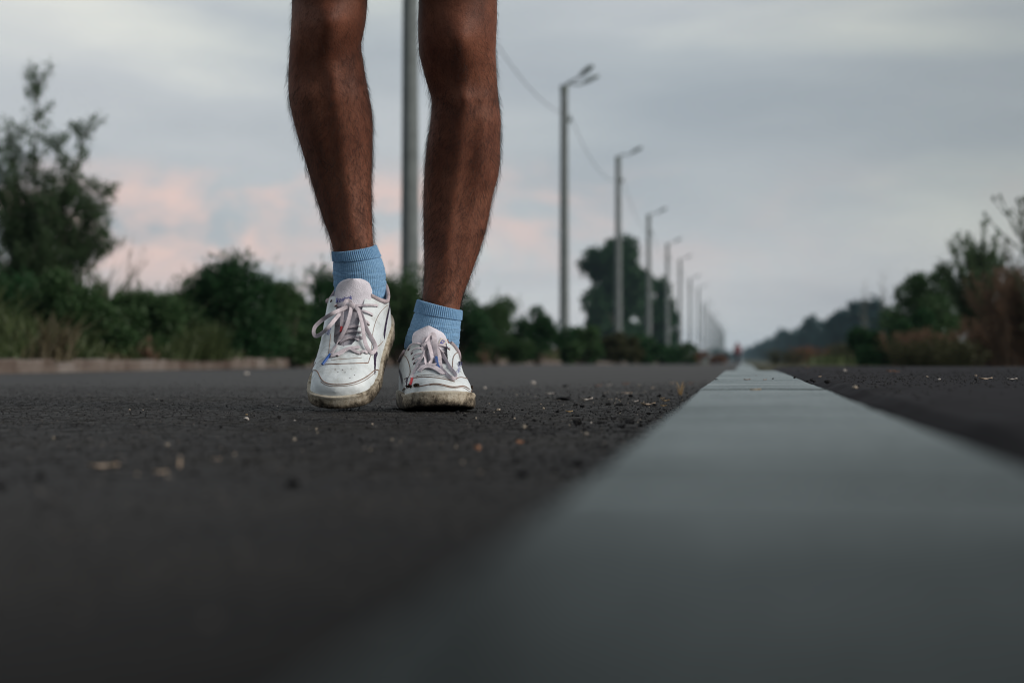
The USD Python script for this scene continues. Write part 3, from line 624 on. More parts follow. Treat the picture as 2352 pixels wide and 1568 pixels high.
# the bare stalk with buds that arches in from the right edge, and the far bare saplings
rng = np.random.default_rng(221); y = 21.5; loc = np.array(spot(2345, y))
P = lambda *q: np.array([at_y(a, b, y + 0.01 * i) - loc for i, (a, b) in enumerate(q)])
br = [P((2368, 830), (2362, 660), (2350, 560), (2325, 510), (2300, 482), (2282, 456)), P((2346, 575), (2310, 545), (2285, 520), (2262, 492)), P((2340, 545), (2322, 510), (2306, 470), (2297, 452)),
      P((2352, 560), (2345, 520), (2318, 488)), P((2362, 640), (2362, 560), (2345, 500), (2352, 458)), P((2335, 530), (2345, 490), (2337, 460)), P((2364, 700), (2336, 640), (2318, 590), (2312, 555)), P((2340, 600), (2366, 520), (2375, 470))]
br = [(spline(b, 14), np.linspace(0.0085, 0.0035, 14)) for b in br]
buds = cat([sphere(p[-1], 0.020, 1, (0.8, 0.8, 1.3)) for p, _ in br[:7]] + [sphere(p[i], 0.013, 1) for p, _ in br for i in (7, 11)])
t = thing('bare_shrub', 'bare arching shrub stalks tipped with buds at the right edge', 'shrub', loc)
obj('stem', tubes(br, 5), M['green_twig'], t, smooth=60); obj('buds', buds, M['green_twig'], t, smooth=True)
c, a = along([(br[0][0][:8], 0), (br[4][0], 0), (br[6][0], 0), (br[7][0], 0)], rng, 130, 0.03, 0.25); obj('leaves', leaves(c, 0.045, rng, 0.35, a), M['leaf_olive'], t)
for k, (px, top, y, lab) in enumerate([(2020, 612, 60.0, 'taller faint bare sapling above the right hand treeline'), (1985, 640, 62.0, 'shorter faint bare sapling left of the taller one'), (2190, 575, 44.0, 'thin bare twigs rising behind the leafy bush on the right')]):
    rng = np.random.default_rng(230 + k); loc = spot(px, y); H = hgt(px, top, y) - loc[2]
    st = stems(rng, 5, H, 0.35, 0.8, 0.010, lean=(0.1, 0)); tw = twigs(st, rng, 6, 0.5, 2.0, 0.005, 0.5)
    t = thing('bare_sapling', lab, 'sapling', loc); obj('stem', tubes(st + tw), M['twig'], t, smooth=60)

# 4. verge grass, one uncountable mass each side; tall dry stalks on the left
rng = np.random.default_rng(401)
n = 52000; yv = 8.5 + 52 * rng.random(n) ** 1.7; xv = -3.86 - 4.2 * rng.random(n) ** 1.5
edge = rng.random(n) < 0.10; xv = np.where(edge, -3.84 + rng.normal(0, 0.02, n), xv)
zz = np.array(ground_z(xv[None], yv[None]))[0]; clump = meshkit.fbm(np.stack([xv * 1.3, yv * 0.9, 0 * xv], 1), 3, 7)
hh = (0.09 + 0.46 * np.clip((-3.86 - xv) / 1.5, 0, 1)) * (0.30 + 1.6 * clump ** 1.3) * rng.uniform(0.5, 1.25, n)
keep = clump > 0.34
base = np.stack([xv, yv, zz - 0.02], 1)
dryp = meshkit.fbm(np.stack([xv * 0.8 + 9, yv * 0.5, 0 * xv], 1), 2, 17) > 0.57
gw = 0.006 + 0.0006 * yv[:, None]
obj('grass', blades(base[keep & ~dryp], hh[keep & ~dryp], 0.7, gw[keep & ~dryp], rng), M['grass'], kind='stuff', label='rank green grass and weeds covering the left verge', cat='grass')
obj('grass', blades(base[keep & dryp], hh[keep & dryp] * 0.8, 0.8, gw[keep & dryp], rng), M['grass_dry'], kind='stuff', label='patches of tan dry grass on the left verge', cat='grass')
n = 6000; xv = 0.3 + 13 * rng.random(n); yv = 16 + 70 * rng.random(n) ** 1.3; keep = xv > 0.6 + 0.018 * yv
dk = yv > 34; keep &= dk
zz = np.array(ground_z(xv[None], yv[None]))[0]
obj('grass', blades(np.stack([xv, yv, zz - 0.02], 1)[keep], (rng.uniform(0.05, 0.24, n) * (0.4 + 0.02 * yv))[keep], 0.6, (0.008 + 0.0005 * yv[:, None])[keep], rng), M['grass'], kind='stuff', label='grass on the verge beyond the end of the right hand path', cat='grass')
for k, (px, top, y, wpx, n, lm, lab) in enumerate([(450, 800, 12.3, 150, 900, 'grass', 'tuft of green grass spilling over the left kerb, biggest such tuft'), (110, 812, 11.6, 40, 160, 'grass_dry', 'small tan grass tuft leaning over the left kerb near the left edge'), (1500, 805, 38.0, 60, 300, 'grass', 'grass tuft over the kerb below the fourth lamp post')]):
    rng = np.random.default_rng(410 + k); d = ray(px, 830); x0 = ROAD_L - 0.06; y = x0 / d[0] * d[1]; W = wpx / FPX * y
    b = np.stack([rng.normal(0, 0.05, n), rng.normal(0, W * 0.9, n), np.full(n, 0.0)], 1); h = rng.uniform(0.12, 0.30, n) * np.exp(-(b[:, 1] / W) ** 2 / 2)
    v, f = blades(b, h + 0.03, 0.9, 0.006, rng)
    v[:, 0] += 0.25 * v[:, 2]                        # the tuft leans out over the kerb
    t = thing('grass_tuft', lab, 'grass tuft', (x0 + 0.02, y, 0.06 + float(terrain(y)))); obj('blades', (v, f), M[lm], t)
for k, (px, top, lab) in enumerate([(300, 555, 'thin arching dry stalks right of the tall shrub'), (270, 600, 'short dry stalks leaning out beside the tall shrub')]):
    rng = np.random.default_rng(420 + k); y = 16.5; loc = spot(px - 30, y); H = hgt(px, top, y) - loc[2]
    st = stems(rng, 7, H, 0.22, 1.2, 0.004, lean=(0.14, 0)); tw = twigs(st, rng, 5, 0.10, 1.5, 0.0025, 0.6)
    t = thing('dry_stalks', lab, 'dry stalks', loc); obj('stem', tubes(st + tw), M['twig'], t, smooth=60)
rng = np.random.default_rng(430)
for k, (px, py, y, lab) in enumerate([(12, 735, 13.8, 'small rusty leafed weed at the very left edge'), (350, 806, 14.2, 'low rusty weed above the left kerb'), (445, 775, 15.8, 'small rusty weed in the grass left of the domed bush'), (1110, 798, 24.0, 'small rusty weed behind the walker\'s planted shoe')]):
    loc = spot(px, y); H = max(hgt(px, py, y) - loc[2], 0.15); st = stems(rng, 5, H, 0.10, 0.5, 0.004); c, a = along(st, rng, 12, 0.02, 0.3)
    plant('rusty_weed', lab, 'weed', loc, st, leaves(c, 0.04, rng, 0.5, a), 'leaf_dry')

# ------------------------------------------------------------------ people
def capsule_chain(joints):
    """joints: list of chains of (point, radius); every bone is the hull of the spheres at its two joints."""
    out = m3.Manifold()
    for ch in joints:
        for (a, ra), (b, rb) in zip(ch[:-1], ch[1:]):
            out += m3.Manifold.batch_hull([m3.Manifold.sphere(ra, 20).translate(list(map(float, a))), m3.Manifold.sphere(rb, 20).translate(list(map(float, b)))])
    return out
def smooth_mesh(man, edge, it=10):
    q = man.refine_to_length(edge).to_mesh(); m = trimesh.Trimesh(q.vert_properties[:, :3], q.tri_verts, process=True)
    trimesh.smoothing.filter_taubin(m, 0.5, 0.53, it); return m
def torso_arms_head(o, f, r, hz, scale=1.0, swing=0.25):
    """Chains for the body above the hips; o: ground point, f: forward, r: the viewer's right, hz: hip height."""
    P = lambda x, y, z: o + r * x * scale + f * y * scale + np.array([0, 0, z * scale])
    ch = [[(P(-.09, 0, hz), .12), (P(-.07, 0, hz + .2), .115), (P(-.1, 0, hz + .42), .105), (P(-.155, 0, hz + .52), .06)], [(P(.09, 0, hz), .12), (P(.07, 0, hz + .2), .115), (P(.1, 0, hz + .42), .105), (P(.155, 0, hz + .52), .06)],
          [(P(-.09, 0, hz), .12), (P(.09, 0, hz), .12)], [(P(-.07, 0, hz + .2), .115), (P(.07, 0, hz + .2), .115)], [(P(-.1, 0, hz + .42), .105), (P(.1, 0, hz + .42), .105)],
          [(P(-.155, 0, hz + .52), .055), (P(0, -.01, hz + .55), .06), (P(.155, 0, hz + .52), .055)],
          [(P(0, -.01, hz + .50), .065), (P(0, .01, hz + .64), .056)], [(P(0, .0, hz + .74), .088), (P(0, .035, hz + .70), .070), (P(0, .05, hz + .65), .045)], [(P(0, .085, hz + .71), .012), (P(0, .105, hz + .685), .013)],
          [(P(-.08, -.01, hz + .705), .018), (P(-.082, -.015, hz + .735), .016)], [(P(.08, -.01, hz + .705), .018), (P(.082, -.015, hz + .735), .016)]]
    for s in (-1, 1):
        w = swing * s
        el, wr = P(.235 * s, w * .35 - .02, hz + .22), P(.25 * s, w + .06, hz - .01)
        ch.append([(P(.19 * s, 0, hz + .50), .055), (el, .042), (wr, .028)])
        d = (wr - el); d /= np.linalg.norm(d); palm = wr + d * .085 * scale
        ch.append([(wr, .025), (palm, .028)]); ch.append([(wr + f * .022, .017), (palm + f * .026, .013)]); ch.append([(wr - f * .02, .017), (palm - f * .026, .013)])
        for q, L in ((-.03, .055), (-.01, .068), (.01, .072), (.029, .064)):
            b = palm + f * q * scale; m = b + d * L * .55 * scale - r * s * .006; ch.append([(b - d * .02, .0095), (m, .0088), (m + d * L * .45 * scale - r * s * .014, .0078)])
        b = wr + f * .028 + d * .03; ch.append([(b, .012), (b + f * .024 + d * .03 - r * s * .01, .0105), (b + f * .03 + d * .058 - r * s * .018, .009)])
    return [[(p, q * scale if scale != 1 else q) for p, q in c] for c in ch]

# --- the walker's legs, ring by ring (left and right outline, distance, half thickness)
LEG_L = [(-560, 672, 905, 3.60, .085), (-330, 658, 880, 3.575, .080), (-140, 664, 856, 3.545, .070), (0, 670.7, 844.0, 3.525, .063), (40, 669.9, 841.2, 3.528, .064), (80, 667.1, 834.3, 3.535, .061), (105, 665.9, 829.5, 3.54, .058), (141, 663.8, 833.9, 3.55, .056), (181, 662.2, 840.4, 3.56, .057),
         (222, 663.8, 848.0, 3.565, .059), (262, 670.7, 854.5, 3.575, .060), (302, 680.8, 856.1, 3.582, .058), (343, 692.9, 855.7, 3.588, .054), (383, 705.4, 854.5, 3.592, .049), (423, 717.0, 853.3, 3.594, .044), (463, 729.1, 853.3, 3.595, .040), (504, 742.4, 854.5, 3.595, .037), (544, 757.3, 856.1, 3.595, .036), (590, 768.0, 860.0, 3.597, .037), (640, 772.0, 876.0, 3.60, .040)]
LEG_R = [(-560, 925, 1165, 3.59, .085), (-330, 945, 1170, 3.575, .080), (-140, 955, 1152, 3.55, .070), (0, 962.1, 1141.4, 3.535, .064), (40, 960.4, 1141.4, 3.54, .066), (80, 960.4, 1140.2, 3.545, .064), (121, 962.9, 1138.6, 3.555, .060), (161, 972.1, 1140.2, 3.565, .056), (201, 983.0, 1142.6, 3.575, .055), (226, 990.3, 1144.2, 3.58, .056), (242, 991.5, 1146.6, 3.585, .057), (282, 988.3, 1150.3, 3.592, .060), (322, 982.2, 1149.1, 3.60, .060),
         (363, 977.4, 1148.6, 3.606, .058), (403, 975.0, 1144.2, 3.61, .054), (443, 972.9, 1133.3, 3.613, .050), (484, 972.1, 1125.3, 3.615, .046), (524, 973.3, 1117.2, 3.615, .043), (564, 974.2, 1105.1, 3.615, .040), (605, 974.9, 1091.0, 3.615, .038), (640, 974.0, 1078.0, 3.615, .037), (690, 970.0, 1060.0, 3.612, .037), (740, 960.0, 1052.0, 3.61, .040)]
BUMPS = {'L': [(755, 50, 42, 48, .018), (765, 178, 17, 24, .005), (700, 130, 34, 60, -.010), (800, 115, 26, 40, -.005), (815, 260, 25, 90, .004)],
         'R': [(1058, 95, 44, 52, .019), (1065, 228, 17, 26, .006), (1010, 198, 36, 46, -.013), (1110, 190, 26, 46, -.004), (1110, 320, 26, 100, .004)]}
CREST = {'L': ((768, 200), (815, 560)), 'R': ((1068, 240), (1018, 650))}
def leg_rings(table, side, grow=0.0, rows=None, nth=64):
    T = np.array(table, float); ys = np.arange(T[0, 0], T[-1, 0] + .1, 5.0) if rows is None else np.asarray(rows)
    I = [PchipInterpolator(T[:, 0], T[:, k])(ys) for k in range(1, 5)]
    I[2] = I[2] + (.030 if side == 'L' else .034)
    th = np.arange(nth) * 2 * np.pi / nth; out = []
    (cx0, cy0), (cx1, cy1) = CREST[side]
    for y, xl, xr, d, dr in zip(ys, *I):
        c, s = np.cos(th), np.sin(th); px = (xl + xr) / 2 + (xr - xl) / 2 * c
        front = s < 0
        dep = d + dr * np.sign(s) * np.abs(s) ** np.where(front, 0.94, 0.92) * np.where(front, 0.92, 1.05)
        w = np.clip(-s, 0, 1) ** 0.5
        push = sum(a * np.exp(-((px - bx) / sx) ** 2 - ((y - by) / sy) ** 2) for bx, by, sx, sy, a in BUMPS[side])
        tcr = np.clip((y - cy0) / (cy1 - cy0), 0, 1); xc = cx0 + (cx1 - cx0) * tcr
        on = np.clip((y - cy0 + 60) / 60, 0, 1) * np.clip((cy1 - y) / 60, 0, 1)
        push = push + on * .0045 * np.exp(-((px - xc) / 20) ** 2) - on * .0018 * np.exp(-((px - xc - (18 if side == 'R' else -18) * 1.6) / 20) ** 2)
        dep = dep - push * w
        pts = np.stack([at(a, y, b) for a, b in zip(px, dep)])
        if grow: pts = pts + (lambda q: q / np.maximum(np.linalg.norm(q, axis=1, keepdims=True), 1e-9) * grow)((pts - pts.mean(0)) * [1, 1, 0])
        out.append(pts)
    return ys, np.array(out)
person = thing('person', 'person walking towards the lens, bare hairy legs, blue socks, white sneakers', 'person')
legs = {}
body = m3.Manifold()
for side, T in (('L', LEG_L), ('R', LEG_R)):
    ys, R = leg_rings(T, side); legs[side] = (ys, R)
    v, f = loft(R)
    mm = m3.Manifold(m3.Mesh(v.astype(np.float32), f.astype(np.uint32)))
    if mm.volume() < 0: mm = m3.Manifold(m3.Mesh(v.astype(np.float32), f[:, ::-1].astype(np.uint32)))
    body += mm
hip_l, hip_r = legs['L'][1][0].mean(0), legs['R'][1][0].mean(0)
o = (hip_l + hip_r) / 2; hz = o[2]; o = o * [1, 1, 0]
up = torso_arms_head(o, -FH, RH, hz + 0.03)
torso = capsule_chain(up)
tm = smooth_mesh(torso, 0.02, 6)
TOR = m3.Manifold(m3.Mesh(tm.vertices.astype(np.float32), tm.faces.astype(np.uint32)))
if TOR.volume() < 0: TOR = torso
body += TOR

# --- shoes
SU = np.array([0, .004, .012, .03, .06, .10, .13, .16, .19, .215, .24, .26, .275, .286, .293, .296])
SW = np.array([.0, .023, .034, .043, .0480, .0485, .0480, .0482, .0495, .0515, .0500, .0455, .0375, .0265, .0145, .0])
SH = np.array([.100, .110, .120, .130, .128, .109, .0985, .0873, .0755, .0660, .0585, .0530, .0480, .0420, .0350, .029])
SC = np.array([.0, .0, .0, .0, .0, .0, .001, .002, .003, .004, .0045, .005, .005, .005, .005, .005])   # the toe swings in
SN = np.array([2.6, 2.8, 3.0, 3.4, 3.4, 3.0, 2.8, 2.6, 2.45, 2.4, 2.4, 2.45, 2.4, 2.3, 2.2, 2.1])
fw0, fh, fc, fn = (PchipInterpolator(SU, q) for q in (SW, SH, SC, SN))
W26 = float(fw0(.255))
def fw(u):                      # a full round toe
    t = np.clip((np.asarray(u, float) - .255) / .041, 0, 1)
    return np.where(np.asarray(u) > .255, W26 * np.maximum(1 - t ** 2.25, 0) ** .5, fw0(u))
ZB = .015
def spring(u): return .0080 * np.clip((u - .185) / .11, 0, 1.2) ** 2
def upper_pt(u, ph, side):       # side = +1: shoe whose inner edge is at -y
    w, h, n = fw(u), fh(u), fn(u)
    c, s = np.cos(ph), np.sin(ph)
    y = w * np.sign(c) * np.abs(c) ** (2 / n) + fc(u) * side
    z = ZB + (h - ZB) * np.abs(s) ** (2 / n)
    return np.stack([u + 0 * ph, y, z + spring(u)], -1)
TF = .208                       # front end of the lacing throat
def edge_phi(u):
    w, h, n = np.maximum(fw(u), 1e-5), fh(u), fn(u)
    t = np.interp(u, [.10, .14, .185, .196, .204, TF], [.023, .020, .0175, .0165, .012, .0])
    zc = np.interp(u, [0, .015, .04, .06, .08, .10], [.087, .083, .074, .073, .081, .0965])
    pt = np.arccos(np.clip(t / w, 0, 1) ** (n / 2))
    pz = np.arcsin(np.clip((zc - ZB) / (h - ZB), 0, 1) ** (n / 2))
    k = np.clip((u - .09) / .02, 0, 1)
    return np.where(u >= TF, np.pi / 2, pz * (1 - k) + pt * k)
US = np.unique(np.round(np.r_[np.linspace(0, .012, 7), np.linspace(.012, .19, 84), np.linspace(.19, .21, 18), np.linspace(.21, .28, 44), .296 - .016 * np.linspace(1, 0, 16) ** 2], 5))
def build_upper(side):
    V, Fc = [], []; n = 0; edges = {}
    for s in (0, 1):
        ph = np.linspace(0, 1, 44)[None] ** 0.9 * edge_phi(US)[:, None]
        if s: ph = np.pi - ph
        G = upper_pt(US[:, None], ph, side)
        edges[s] = G[:, -1]
        v, f = loft(G, closed=False, caps=False)
        if s == 0: f = f[:, ::-1]
        V.append(v); Fc.append(f + n); n += len(v)
    return np.vstack(V), np.vstack(Fc), edges
def sole_mesh(side):
    # outline ring from the width profile, pushed out 3 mm
    uu = np.unique(np.round(np.r_[np.linspace(0, .03, 14), np.linspace(.03, .25, 40), .296 - .046 * np.linspace(1, 0, 40) ** 2], 5))
    out = np.vstack([np.stack([uu, fw(uu) + fc(uu) * side], 1), np.stack([uu[::-1], -fw(uu[::-1]) + fc(uu[::-1]) * side], 1)])
    d = np.gradient(out, axis=0); nrm = np.stack([d[:, 1], -d[:, 0]], 1); nrm *= -1; nrm /= np.maximum(np.linalg.norm(nrm, axis=1, keepdims=True), 1e-9)
    for _ in range(4): nrm = (np.roll(nrm, 1, 0) + nrm * 2 + np.roll(nrm, -1, 0)) / 4; nrm /= np.linalg.norm(nrm, axis=1, keepdims=True)
    rings = []
    for off, z in ((-.010, .0), (-.002, .0), (.0018, .0010), (.0032, .003), (.0040, .007), (.0040, .012), (.0036, .0165), (.0040, .0185), (.0046, .0203), (.0040, .0220), (.0015, .0228), (-.004, .0228)):
        p = out + nrm * off; zz = z * np.interp(p[:, 0], [0, .12, .2, .296], [1.3, 1.15, 1.0, .98]) + spring(np.clip(p[:, 0], 0, .296))
        rings.append(np.stack([p[:, 0], p[:, 1], zz], 1))
    return loft(rings)
def shoe_matrix(px, py, depth, yaw, pitch, roll=0.0):
    """Local frame: x to the toe, y to the picture's right, z up; the toe's lowest front point stands at the pixel."""
    f = -FH * math.cos(yaw) + RH * math.sin(yaw); r = RH * math.cos(yaw) + FH * math.sin(yaw); u = np.array([0, 0, 1.0])
    f2 = f * math.cos(pitch) - u * math.sin(pitch); u2 = u * math.cos(pitch) + f * math.sin(pitch)
    r2 = r * math.cos(roll) + u2 * math.sin(roll); u3 = u2 * math.cos(roll) - r * math.sin(roll)
    Mx = np.eye(4); Mx[:3, 0], Mx[:3, 1], Mx[:3, 2] = f2, r2, u3
    Mx[:3, 3] = at(px, py, depth) - Mx[:3, :3] @ np.array([.296, 0, float(spring(.296))])
    return Mx
SHOES = {'L': dict(M=shoe_matrix(766, 939, 3.43, math.radians(-8), math.radians(27)), side=1, f=lambda X, Y: (X * .20507 + 689, Y * .20507 + 631.6)),
         'R': dict(M=shoe_matrix(1027, 936, 3.385, math.radians(8.5), 0.0), side=-1, f=lambda X, Y: (X * .14284 + 895.8, Y * .14284 + 735.0))}
SHOES['R']['M'][2, 3] = 0.0015
mL = SHOES['L']['M']
def to_world(Mx, p): return np.asarray(p) @ Mx[:3, :3].T + Mx[:3, 3]
def to_local(Mx, p): return (np.asarray(p) - Mx[:3, 3]) @ Mx[:3, :3]
def project(p):
    q = np.asarray(p) - CAM; z = q @ F; return 1176 + FPX * (q @ RH) / z, 784 - FPX * (q @ U) / z

for key, S in SHOES.items():
    Mx, side, conv = S['M'], S['side'], S['f']
    shoe = thing('shoe', None, None, mat4=Mx, parent=person)
    tag(shoe, 'white leather sneaker planted flat, dark mud smeared across its toe rubber' if key == 'R' else 'white leather sneaker with raised heel, its toe just touching the road')
    v, f, edges = build_upper(side)
    wm = trimesh.Trimesh(v, f, process=True, merge_norm=True, merge_tex=True); v, f = np.array(wm.vertices), np.array(wm.faces)
    n = meshkit.arrays((v, f), True)[2]
    px, py = project(to_world(Mx, v))
    # raised overlays: toe guard and lace stays, outlined as they are sewn
    if key == 'L':
        toe_seam = [(60, 1120), (130, 1080), (185, 1068), (215, 1120), (255, 1185), (330, 1218), (450, 1225), (580, 1210), (700, 1165), (790, 1105), (845, 1060), (895, 1075), (960, 1090)]
        stay_seam = [(345, 640), (335, 760), (318, 880), (285, 1000), (520, 992), (765, 983), (790, 900), (800, 760), (815, 640), (850, 500), (900, 400), (985, 330)]
    else:
        toe_seam = [(120, 1190), (200, 1130), (240, 1092), (330, 1074), (480, 1062), (640, 1032), (760, 1022), (900, 1050), (1060, 1072), (1180, 1058), (1260, 1100), (1330, 1140), (1420, 1170), (1480, 1200)]
        stay_seam = [(150, 600), (215, 555), (265, 605), (305, 700), (325, 840), (290, 930), (395, 935), (520, 912), (700, 920), (880, 945), (1040, 990), (1110, 925), (1050, 900), (1008, 800), (1005, 680), (1030, 570), (1080, 525), (1150, 545)]
    tp = [conv(a, b) for a, b in spline(toe_seam, 120)]
    low = pip(px, py, tp + [(tp[-1][0] + 80, tp[-1][1] + 200), (tp[0][0] - 80, tp[0][1] + 200)])
    sp = [conv(a, b) for a, b in stay_seam]
    inst = pip(px, py, [(sp[0][0], sp[0][1] - 200)] + sp + [(sp[-1][0], sp[-1][1] - 200)])
    facing = (to_world(Mx, v) - to_world(Mx, v + n)) @ F > -0.25
    v = v + n * ((low & facing) * .0013 + (inst & facing) * .0008)[:, None]
    wr = meshkit.fbm(v * [260, 120, 120], 3, 31) - .5                         # creases across the vamp
    crease = np.exp(-((v[:, 0] - .222) / .020) ** 2) * np.clip((v[:, 2] - .035) / .015, 0, 1)
    v = v + n * (wr * (.0008 + .0034 * crease))[:, None]
    obj('upper', (v, f), M['leather'], shoe, smooth=80)
    tri = v[f]
    obj('sole', sole_mesh(side), M['sole'], shoe, smooth=35)
    # collar lining along the opening, tongue
    cu = US <= .100
    rim = np.vstack([edges[0][cu][::-1], edges[1][cu]])
    obj('collar', tube(spline(rim[::6], 90) + [0, 0, .0008], .0036, 7), M['collar'], shoe, smooth=60)
    tl = spline([(.222, .052), (.205, .0600), (.185, .070), (.165, .0805), (.145, .0915), (.125, .1035), (.108, .1150), (.099, .1260), (.095, .1330)], 40)
    lean = np.interp(tl[:, 0], [.095, .11, .16], [-.005 if key == 'R' else .003, -.003 if key == 'R' else .0015, 0])
    hw = np.interp(np.arange(40), [0, 6, 14, 26, 31, 34, 36, 37, 38, 39], [.018, .021, .024, .027, .0275, .0265, .0235, .0205, .016, .0085]) * (1.0 if key == 'R' else 1.06)
    a = np.linspace(-1, 1, 21); G = []
    for (u, z), w, l in zip(tl, hw, lean):
        G.append(np.stack([u - .010 * np.abs(a) ** 2 * (1 if z > .1 else .6), a * w + l + fc(u) * side, z - .004 - (.0045 + .0135 * np.clip((.112 - z) / .02, 0, 1)) * a ** 2 + spring(u)], 1))
    G = np.array(G); back = G - [.0, 0, 0]; back = G + np.array([-.004, 0, -.0055])
    tv, tf = cat([loft(G, False, False), loft(back, False, False), loft(np.stack([G[:, 0], back[:, 0]]), False, False), loft(np.stack([G[:, -1], back[:, -1]]), False, False), loft(np.stack([G[-1], back[-1]]), False, False)])
    obj('tongue', (tv, tf), M['tongue'], shoe, smooth=60)
    tri_all = np.concatenate([tri, tv[tf]]); o_l = to_local(Mx, CAM)
    def drape(pts, lift=0.0, nd=40, only=None):
        """Lays a line traced on the shoe's front onto its surface: points and surface normals in the shoe's frame."""
        P, N = [], []
        for X, Y in spline(pts, nd):
            d = ray(*conv(X, Y)) @ Mx[:3, :3]; h = raycast(o_l, d, tri if only == 'upper' else tri_all)
            if h is not None: P.append(h[0] + h[1] * lift); N.append(h[1])
        return np.array(P), np.array(N)
    def smooth_line(P, k=3):
        P = P.copy()
        for _ in range(k): P[1:-1] = (P[:-2] + 2 * P[1:-1] + P[2:]) / 4
        return P
    # seams: dirty stitched grooves
    if key == 'L':
        seams = [(toe_seam[1:-1], .0009), ([(235, 1190), (320, 1236), (450, 1242), (590, 1228), (720, 1182), (800, 1125), (850, 1085)], .0005), ([(285, 1000), (520, 992), (765, 983)], .0009), ([(765, 983), (790, 900)], .0006), ([(350, 950), (560, 935), (690, 925)], .0005), ([(345, 660), (335, 760), (320, 880)], .0005), ([(800, 880), (805, 740), (820, 620), (855, 500), (905, 410), (985, 335)], .0005), ([(870, 800), (905, 770), (930, 740)], .0006), ([(150, 1030), (165, 1000), (178, 975)], .0006)]
    else:
        seams = [(toe_seam[1:-2], .0009), ([(640, 1046), (760, 1040), (900, 1068), (1060, 1090), (1170, 1080), (1250, 1125), (1330, 1150)], .0005), ([(380, 935), (520, 915), (700, 922), (880, 948), (1040, 990)], .0009), ([(420, 905), (520, 885), (700, 890), (900, 922), (980, 950)], .0005), ([(150, 600), (215, 556), (265, 605), (305, 700), (325, 840), (290, 930)], .0007), ([(1150, 545), (1080, 526), (1032, 570), (1006, 680), (1006, 800)], .0007), ([(1055, 955), (1130, 920), (1200, 930), (1285, 945)], .0008), ([(235, 950), (270, 925)], .0007)]
    for pts, r in seams:
        P, N = drape(pts, .0002, 60, 'upper')
        if len(P) > 4: obj('seam', tube(smooth_line(P), r, 5), M['thread'], shoe, smooth=60)
    # eyelets
    eye = [(855, 345), (800, 450), (765, 555), (745, 870), (940, 310), (400, 345), (350, 292), (415, 570), (400, 685), (360, 905), (420, 905), (670, 880)] if key == 'L' else [(300, 475), (350, 540), (375, 625), (390, 700), (205, 490), (945, 470), (915, 570), (1060, 460), (905, 668)]
    for X, Y in eye:
        P, N = drape([(X, Y), (X + 1, Y + 1)], .0003, 2, 'upper')
        if len(P):
            n0 = N[0]; b = np.cross(n0, [0, 0, 1.0]); b /= np.linalg.norm(b); c = np.cross(n0, b); t8 = np.arange(10) * .6283
            ring = lambda q, h: P[0] + n0 * h + (np.cos(t8)[:, None] * b + np.sin(t8)[:, None] * c) * q
            obj('eyelet', loft([ring(.0026, -.001), ring(.0024, .0004), ring(.0014, .0007)]), M['eyelet'], shoe, smooth=40)
    # laces that cross the throat
    cross = [([(855, 345), (740, 352), (600, 348)], .0042), ([(800, 450), (725, 425), (620, 395)], .0042), ([(765, 555), (715, 520), (640, 480)], .0042), ([(400, 345), (470, 350), (550, 345)], .0042), ([(415, 570), (470, 550), (540, 500)], .0042), ([(400, 685), (450, 655), (500, 600)], .004),
             ([(355, 912), (440, 885), (530, 838), (590, 828), (660, 812)], .0058), ([(420, 908), (500, 862), (560, 838), (620, 868), (670, 885)], .0058), ([(680, 872), (745, 870)], .005), ([(455, 765), (500, 735), (580, 705), (700, 718)], .005), ([(470, 720), (560, 715), (660, 735)], .005), ([(500, 660), (580, 640), (680, 655)], .005), ([(520, 600), (590, 590), (670, 580)], .005)] if key == 'L' else \
            [([(300, 475), (360, 420), (430, 400), (520, 402)], .0042), ([(350, 540), (420, 495), (530, 470)], .004), ([(375, 625), (440, 582), (520, 560)], .004), ([(390, 700), (470, 650), (530, 620)], .004), ([(750, 420), (840, 432), (945, 470)], .0045), ([(800, 512), (850, 540), (915, 570)], .004), ([(820, 620), (905, 668)], .004),
             ([(470, 835), (520, 790), (640, 790), (740, 825), (840, 880)], .007), ([(500, 715), (620, 735), (760, 800), (860, 885)], .006), ([(480, 765), (600, 770), (700, 800)], .006), ([(840, 750), (700, 745), (560, 790), (470, 830)], .0055)]
    for pts, w in cross:
        P, N = drape(pts, .0022, 26)
        if len(P) > 6:
            P = smooth_line(P, 5); N = smooth_line(N, 8)
            s = np.linspace(0, 1, len(P)); P = P + N * (.0015 * np.sin(np.pi * s))[:, None]
            obj('lace', ribbon(P, N, w, .0014), M['lace'], shoe, smooth=40)
    # the bow: each strand is traced, and set off the surface by the lifts given (millimetres)
    if key == 'L':
        K = (575, 345)
        bow = [([K + (6,), (440, 395, 16), (310, 462, 24), (205, 540, 28), (155, 612, 28), (168, 680, 24), (235, 658, 18), (330, 572, 14), (430, 452, 11), (540, 350, 5)], .0062, None),
               ([K + (6,), (640, 375, 12), (672, 450, 14), (700, 570, 14), (722, 720, 12), (760, 825, 9), (812, 868, 8), (845, 825, 8), (818, 730, 8), (750, 610, 7), (700, 470, 6), (600, 352, 4)], .0064, None),
               ([K + (8,), (560, 440, 9), (520, 570, 8), (460, 690, 7), (400, 790, 5), (350, 882, 3)], .0062, ('blue', [(338, 885, 3), (300, 935, 3), (250, 1000, 3)])),
               ([K + (5,), (545, 285, 9), (505, 300, 12), (478, 390, 10), (470, 490, 8), (465, 575, 6)], .0056, ('red', [(465, 580, 6), (462, 610, 6), (458, 638, 6)]))]
    else:
        K = (575, 420)
